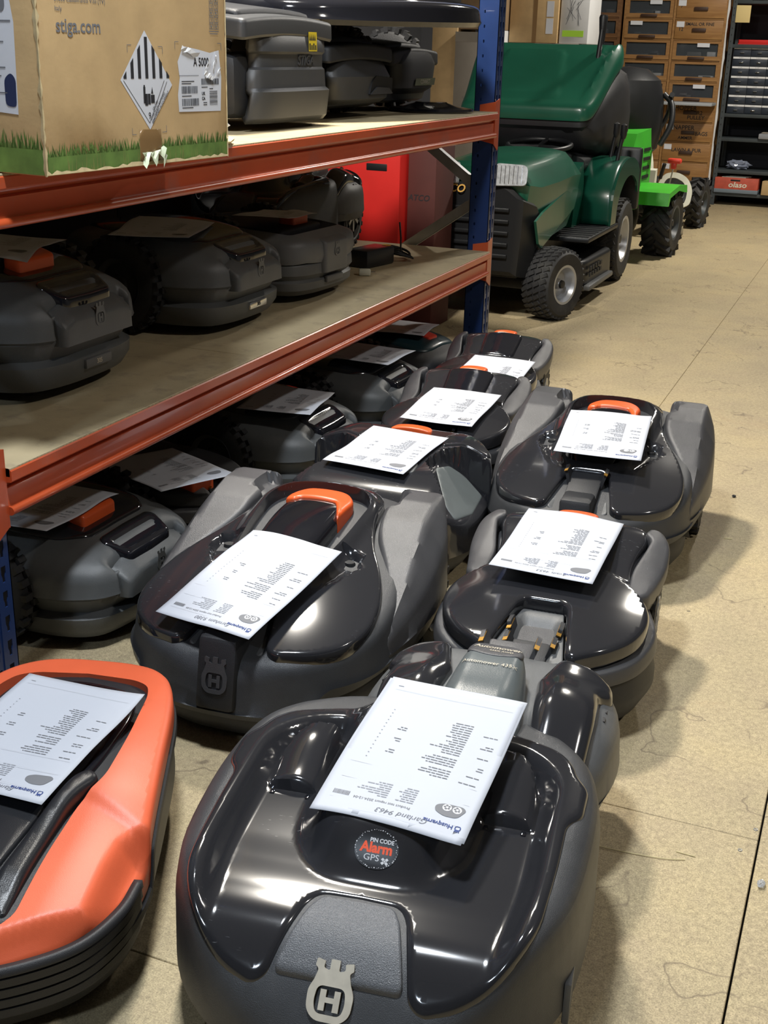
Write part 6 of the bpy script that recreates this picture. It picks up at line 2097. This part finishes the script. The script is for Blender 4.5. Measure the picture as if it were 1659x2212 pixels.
# ---- cartons standing behind the rack end, left of the tractor
def carton(label, x0, x1, y0, d, z0, z1, m, rz=0):
    t = thing('carton', label, 'cardboard box', (x0, y0, z0), rz)
    box('carton_body', 0, x1 - x0, 0, d, 0, z1 - z0, m, t, bev=.004)
    return t
c1 = carton('tall grey-brown carton marked ATCO seen past the rack end', -2.970, -2.720, 8.55, .4, 0, 1.305, cardgrey)
mesh_obj('lettering', *place(join_vf([shift(text_vf('ATCO', .055, bold=.001, shear=.2), .20, .93), shift(text_vf('GARDEN TRACTORS', .022), .17, .875), shift(text_vf('made in Europe', .022), .10, .80), shift(text_vf('model 28H', .022), .10, .77), quads([(.06, .16, .62, .623), (.06, .16, .72, .723), (.06, .063, .62, .72), (.157, .16, .62, .72)])]), flat_fn((0, -.0012, 0), (1, 0, 0), (0, 0, 1))), inkgrey, c1, smooth=False)
box('fold_flap', 0, .25, -.003, .0, 1.24, 1.305, cardgrey, c1)
carton('pale brown tall carton at the left of the ATCO carton', -3.16, -2.975, 8.60, .4, 0, 1.42, card)
c3 = carton('brown carton stacked behind the blue post', -2.965, -2.67, 8.62, .4, 1.322, 1.72, carddark)
c4 = carton('white carton corner standing behind the blue post', -2.712, -2.668, 8.66, .3, 0, 1.32, whitecard)
# stack right of the blue post
cs = carton('large plain carton under the brown ones behind the tractor', -2.66, -2.16, 8.80, .45, 0, 1.245, cardgrey)
c5 = carton('brown carton with taped corner on top of the stack behind the tractor', -2.66, -2.315, 8.80, .40, 1.246, 1.72, card)
box('tape_strip', .165, .195, -.0012, .0, 0, .46, tapem, c5)
for k, (x, z) in enumerate(((.262, .17), (.262, .06))):
    b_ = box('shipping_label', x, x + .05, -.0014, -.0002, z, z + .10, labelw, c5)
c6 = carton('white carton with bright green band on the stack behind the tractor', -2.305, -2.105, 8.82, .35, 1.246, 1.72, whitecard)
box('green_band', .02, .17, -.0014, -.0002, .045, .085, mat('lime_band', (.42, .75, .05), .5), c6)
dr = []
for k in range(12):
    rq = random.Random(k + 30)
    dr.append(line((.04 + rq.random() * .13, .10 + rq.random() * .2), (.04 + rq.random() * .13, .10 + rq.random() * .2), .003))
mesh_obj('line_drawing', *place(join_vf(dr), flat_fn((0, -.0014, 0), (1, 0, 0), (0, 0, 1))), inkgrey, c6, smooth=False)['kind'] = 'stuff'
# ------------------------------------------------------------------ printed reports lying on the mowers
from mathutils.bvhtree import BVHTree
bpy.context.view_layer.update()
def collect(root):
    out = []
    def rec(o):
        if o.type == 'MESH': out.append(o)
        for c in o.children: rec(c)
    rec(root)
    return out
def support_tree(roots):
    V, F = [], []
    for rt_ in roots:
        for o in collect(rt_):
            b = len(V)
            mw = o.matrix_world
            V += [mw @ v.co for v in o.data.vertices]
            F += [tuple(i + b for i in p.vertices) for p in o.data.polygons]
    return BVHTree.FromPolygons(V, F)

A4W, A4L = .210, .297
def print_vf(kind, seed, name_txt=None):
    """artwork on the page, page coordinates: x from 0 to .21, y from 0 (foot) to .297 (head)"""
    r = random.Random(seed)
    rules, dark, mid, blue, hand, pic, picw = [], [], [], [], [], [], []
    def text_line(x, y, w, h=.0016, dst=None):
        q = x
        while q < x + w - .002:
            ww = min(r.uniform(.004, .011), x + w - q)
            (dst if dst is not None else mid).append(quads([(q, q + ww, y, y + h)]))
            q += ww + .0013
    blue.append(shift(text_vf('Husqvarna', .0095, align='LEFT', bold=.0002), .022, .276))
    o, i, H = crown_emblem()
    blue.append(shift(([(v[0] * .0085, v[1] * .0085, 0) for v in cdt_fill(o, [i])[0]], cdt_fill(o, [i])[1]), .0155, .2755))
    dark.append(shift(text_vf('Product test report 2024-12-04', .0062, align='LEFT'), .085, .265))
    # little picture of a mower
    pic.append(poly_vf(rounded([(.014, .243), (.020, .238), (.046, .240), (.056, .246), (.054, .256), (.040, .262), (.022, .260)], .006, 4)))
    for cx_ in (.026, .040):
        picw.append(shift(poly_vf([(.0062 * math.cos(2 * PI * k / 14), .0062 * math.sin(2 * PI * k / 14)) for k in range(14)]), cx_, .246))
        for k in range(5):
            pic.append(shift(poly_vf([(.002 * math.cos(2 * PI * j / 6), .002 * math.sin(2 * PI * j / 6)) for j in range(6)]), cx_ + .0032 * math.cos(2 * PI * k / 5), .2455 + .0032 * math.sin(2 * PI * k / 5)))
    # barcode
    q = .172
    while q < .194:
        w = r.choice((.0007, .0011)); dark.append(quads([(q, q + w, .258, .266)])); q += w + .0008
    rules += [quads([(.014, .196, .272, .2724)]), quads([(.014, .196, .232, .2324)]), quads([(.014, .196, .200, .2004)]), quads([(.014, .196, .028, .0284)])]
    for k in range(7):
        text_line(.085, .254 - k * .0042, r.uniform(.016, .026))
        text_line(.122, .254 - k * .0042, r.uniform(.014, .045))
    for k in range(24):
        if k in (4, 9): continue
        text_line(.058, .193 - k * .0052, r.uniform(.022, .052) if k < 14 else r.uniform(.02, .032), dst=dark)
    for k in (0, 3, 6, 7, 11, 15, 16, 20):
        text_line(.018, .193 - k * .0052, r.uniform(.010, .026), dst=dark)
    for k in (5, 6, 10, 11, 15, 16):
        text_line(.146, .193 - k * .0052, r.uniform(.008, .014), dst=dark)
    for k in range(14):
        mid.append(quads([(.178, .1800, .185 - k * .0085, .1862 - k * .0085)]))
    mid.append(quads([(.186, .194, .018, .0195)]))
    if name_txt:
        hand.append(shift(text_vf(name_txt, .0125, align='LEFT', shear=.25, width=1.05, bold=-.0001), .055, .280))
    return dict(ruled_lines=(rules, inklight), printed_text=(dark, inkgrey), small_print=(mid, inkmid), letterhead=(blue, inkblue), handwriting=(hand, pen), picture=(pic, inkgrey), picture_wheels=(picw, labelw))

def report(name, label, roots, cx, cy, ang, z0, tilt, seed, txt=None, sheets=1, sag=.35, m=paperm, detail=True, flip=False, wave=.0015, size=1.0):
    tree = support_tree(roots)
    nu, nv = 23, 31
    W, L = A4W * size, A4L * size
    ca, sa = math.cos(ang), math.sin(ang)
    r = random.Random(seed)
    ph = [r.uniform(0, 6) for _ in range(4)]
    sup = np.zeros((nv, nu)); XY = np.zeros((nv, nu, 2)); pl = np.zeros((nv, nu))
    for j in range(nv):
        for i in range(nu):
            u = (i / (nu - 1) - .5) * W
            v = (j / (nv - 1) - .5) * L
            x, y = cx + u * ca - v * sa, cy + u * sa + v * ca
            XY[j, i] = (x, y)
            hit = tree.ray_cast(Vector((x, y, z0 + .22)), Vector((0, 0, -1)), 1.0)
            sup[j, i] = hit[0].z if hit[0] is not None else -1
            pl[j, i] = z0 + v * math.sin(tilt)
    # stiff sheet: start on the plane, pushed up where the mower is higher, smoothed, then sagging between supports
    z = np.maximum(pl, sup + .002)
    def smooth(a, n):
        for _ in range(n):
            p = np.pad(a, 1, mode='edge')
            p[0, :] = 2 * p[1, :] - p[2, :]; p[-1, :] = 2 * p[-2, :] - p[-3, :]
            p[:, 0] = 2 * p[:, 1] - p[:, 2]; p[:, -1] = 2 * p[:, -2] - p[:, -3]
            a = .5 * a + .125 * (p[:-2, 1:-1] + p[2:, 1:-1] + p[1:-1, :-2] + p[1:-1, 2:])
        return a
    z = smooth(z, 60)
    # bring it down until it touches
    c = np.min((z - sup)[sup > -.5]) - .0018
    z -= c
    for it in range(14):
        z = smooth(z, 6)
        z -= sag * .0012 * np.clip((z - sup - .002) / .03, 0, 1)
        z = np.maximum(z, sup + .0018)
    z = np.maximum(smooth(z, 4), sup + .0014)
    uu = np.linspace(-.5, .5, nu)[None, :]; vv = np.linspace(-.5, .5, nv)[:, None]
    z = z + wave * (np.sin(vv * 7 + uu * 3 + ph[0]) + 1)
    t = thing(name, label, 'paper', (cx, cy, float(np.min(z))), 0)
    base = Vector(t.location)
    def pos(px, py, lift):
        a = px / A4W if not flip else 1 - px / A4W
        b = py / A4L if not flip else 1 - py / A4L
        fi = (1 - a) * (nu - 1); fj = (1 - b) * (nv - 1)
        i = min(int(fi), nu - 2); j = min(int(fj), nv - 2)
        s, q = fi - i, fj - j
        def bl(A): return (A[j, i] * (1 - s) + A[j, i + 1] * s) * (1 - q) + (A[j + 1, i] * (1 - s) + A[j + 1, i + 1] * s) * q
        xy = bl(XY)
        return (float(xy[0]) - base.x, float(xy[1]) - base.y, float(bl(z)) + lift - base.z)
    for s in range(sheets):
        dx, dy = (0, 0) if s == 0 else (-.003, .004)
        V = [(XY[j, i, 0] - base.x + dx * (s > 0), XY[j, i, 1] - base.y - dy * (s > 0), z[j, i] - base.z + .0006 * (sheets - 1 - s)) for j in range(nv) for i in range(nu)]
        F = [(j * nu + i, j * nu + i + 1, (j + 1) * nu + i + 1, (j + 1) * nu + i) for j in range(nv - 1) for i in range(nu - 1)]
        o = mesh_obj('sheet', V, F, m, t, sharp=80)
        md = o.modifiers.new('thick', 'SOLIDIFY'); md.thickness = .0003; md.offset = -1
    top = .0006 * (sheets - 1) + .0006
    art_ = print_vf(0, seed, txt)
    if not detail:
        art_ = {k: art_[k] for k in ('printed_text', 'small_print', 'picture')}
    for k, (parts, mm) in art_.items():
        if not parts: continue
        V, F = join_vf(parts)
        # long quads follow the curve well enough at this size
        o = mesh_obj(k, [pos(v[0], v[1], top) for v in V], F, mm, t, smooth=False)
        if k in ('ruled_lines', 'printed_text', 'small_print', 'picture', 'picture_wheels'): o['kind'] = 'stuff'
    return t

PW = 'printed_report'
report(PW, 'white printed report with name Garland on the foreground mower, two sheets', [mA], -.478, 1.380, .017, .284, .157, 11, 'Garland 9463', sheets=2)
report(PW, 'white printed report on the mower with bare orange button and crown badge', [mB], -.990, 1.825, -.151, .273, .207, 12, 'Farnham 9380')
report(PW, 'white printed report on the farthest mower of the right row', [mF], -.573, 2.919, .108, .311, .079, 13)
report(PW, 'white printed report on the oval-lidded mower with empty docking recess', [mG], -.522, 2.289, .009, .247, .047, 14, 'Avails 4653')
report(PW, 'white printed report on the mower with side pockets', [mC], -1.051, 2.649, -.028, .276, .011, 15)
report(PW, 'white printed report on the third mower of the left floor row', [mD], -1.070, 3.189, .025, .261, .044, 16)
report(PW, 'white printed report on the floor mower beside the blue post', [mE], -1.103, 3.665, -.007, .256, .139, 17)
report(PW, 'white printed report on the orange mower, cut by the left picture edge', [mO], -1.064, 1.276, .08, .214, .040, 18, 'Flanders 92')
report(PW, 'shaded printed report on the grey mower under the rack nearest the near post', [H1], -1.570, 1.965, .10, .262, -.08, 19, m=paperdull, detail=False)
report(PW, 'shaded printed report on the mower with red-orange button under the rack', [H2], -1.520, 2.385, 1.10, .262, -.05, 20, m=paperdull, detail=False)
report(PW, 'shaded printed report on the third grey mower under the rack', [H3], -1.500, 2.995, .20, .255, -.06, 21, m=paperdull, detail=False)
report(PW, 'shaded printed report on the fourth grey mower under the rack', [H4], -1.500, 3.62, .06, .254, -.06, 22, m=paperdull, detail=False)
report(PW, 'printed report on the small teal mower under the rack by the far post', [H5], -1.600, 4.17, .15, .228, -.06, 23, m=paperdull, detail=False)
report(PW, 'dim printed report on the near mower of the middle shelf', [S1], -1.80, 2.19, .35, .74, .02, 24, m=paperdull, detail=False)
report(PW, 'dim printed report on the middle mower of the middle shelf', [S2], -1.76, 2.79, .30, .735, -.03, 25, m=paperdull, detail=False)
report(PW, 'dim printed report on the angular mower of the middle shelf', [S3], -1.72, 3.36, .1, .72, -.05, 26, m=paperdull, detail=False, size=.85)
# ------------------------------------------------------------------ small litter on the floor
strawm = mat('dry_straw', (.62, .54, .30), .7)
s1 = tube('straw_stem', [(-.285, 1.657, .0012), (-.229, 1.660, .0014), (-.171, 1.668, .0014), (-.137, 1.680, .0010)], .0008, strawm, None, 5, smoothpath=4)
tag(s1, 'long pale straw stem lying on the floor right of the foreground mower', 'straw')
s2 = tube('straw_stem', [(-.154, 1.696, .0010), (-.123, 1.695, .0010)], .0008, strawm, None, 5)
tag(s2, 'short pale straw piece next to the long stem on the floor', 'straw')
scr = crumple('film_scrap', (-.018, 1.665, 0), (.008, .013, .005), clearplastic, 12, 'small scrap of clear film on the floor at the right picture edge', 'plastic scrap')
cb1 = box('wood_splinter', -.010, .010, -.0015, .0015, 0, .0015, strawm, None, loc=(-.257, 3.12, .0001), rot=(0, 0, .2))
tag(cb1, 'tiny pale wood splinter on the open floor right of the mowers', 'splinter')
cl = crumple('dirt_crumb', (-.285, 3.46, 0), (.008, .006, .005), mattedark, 3, 'small dark crumb of dirt on the open floor beyond the mowers', 'dirt')
bpy.context.view_layer.update()
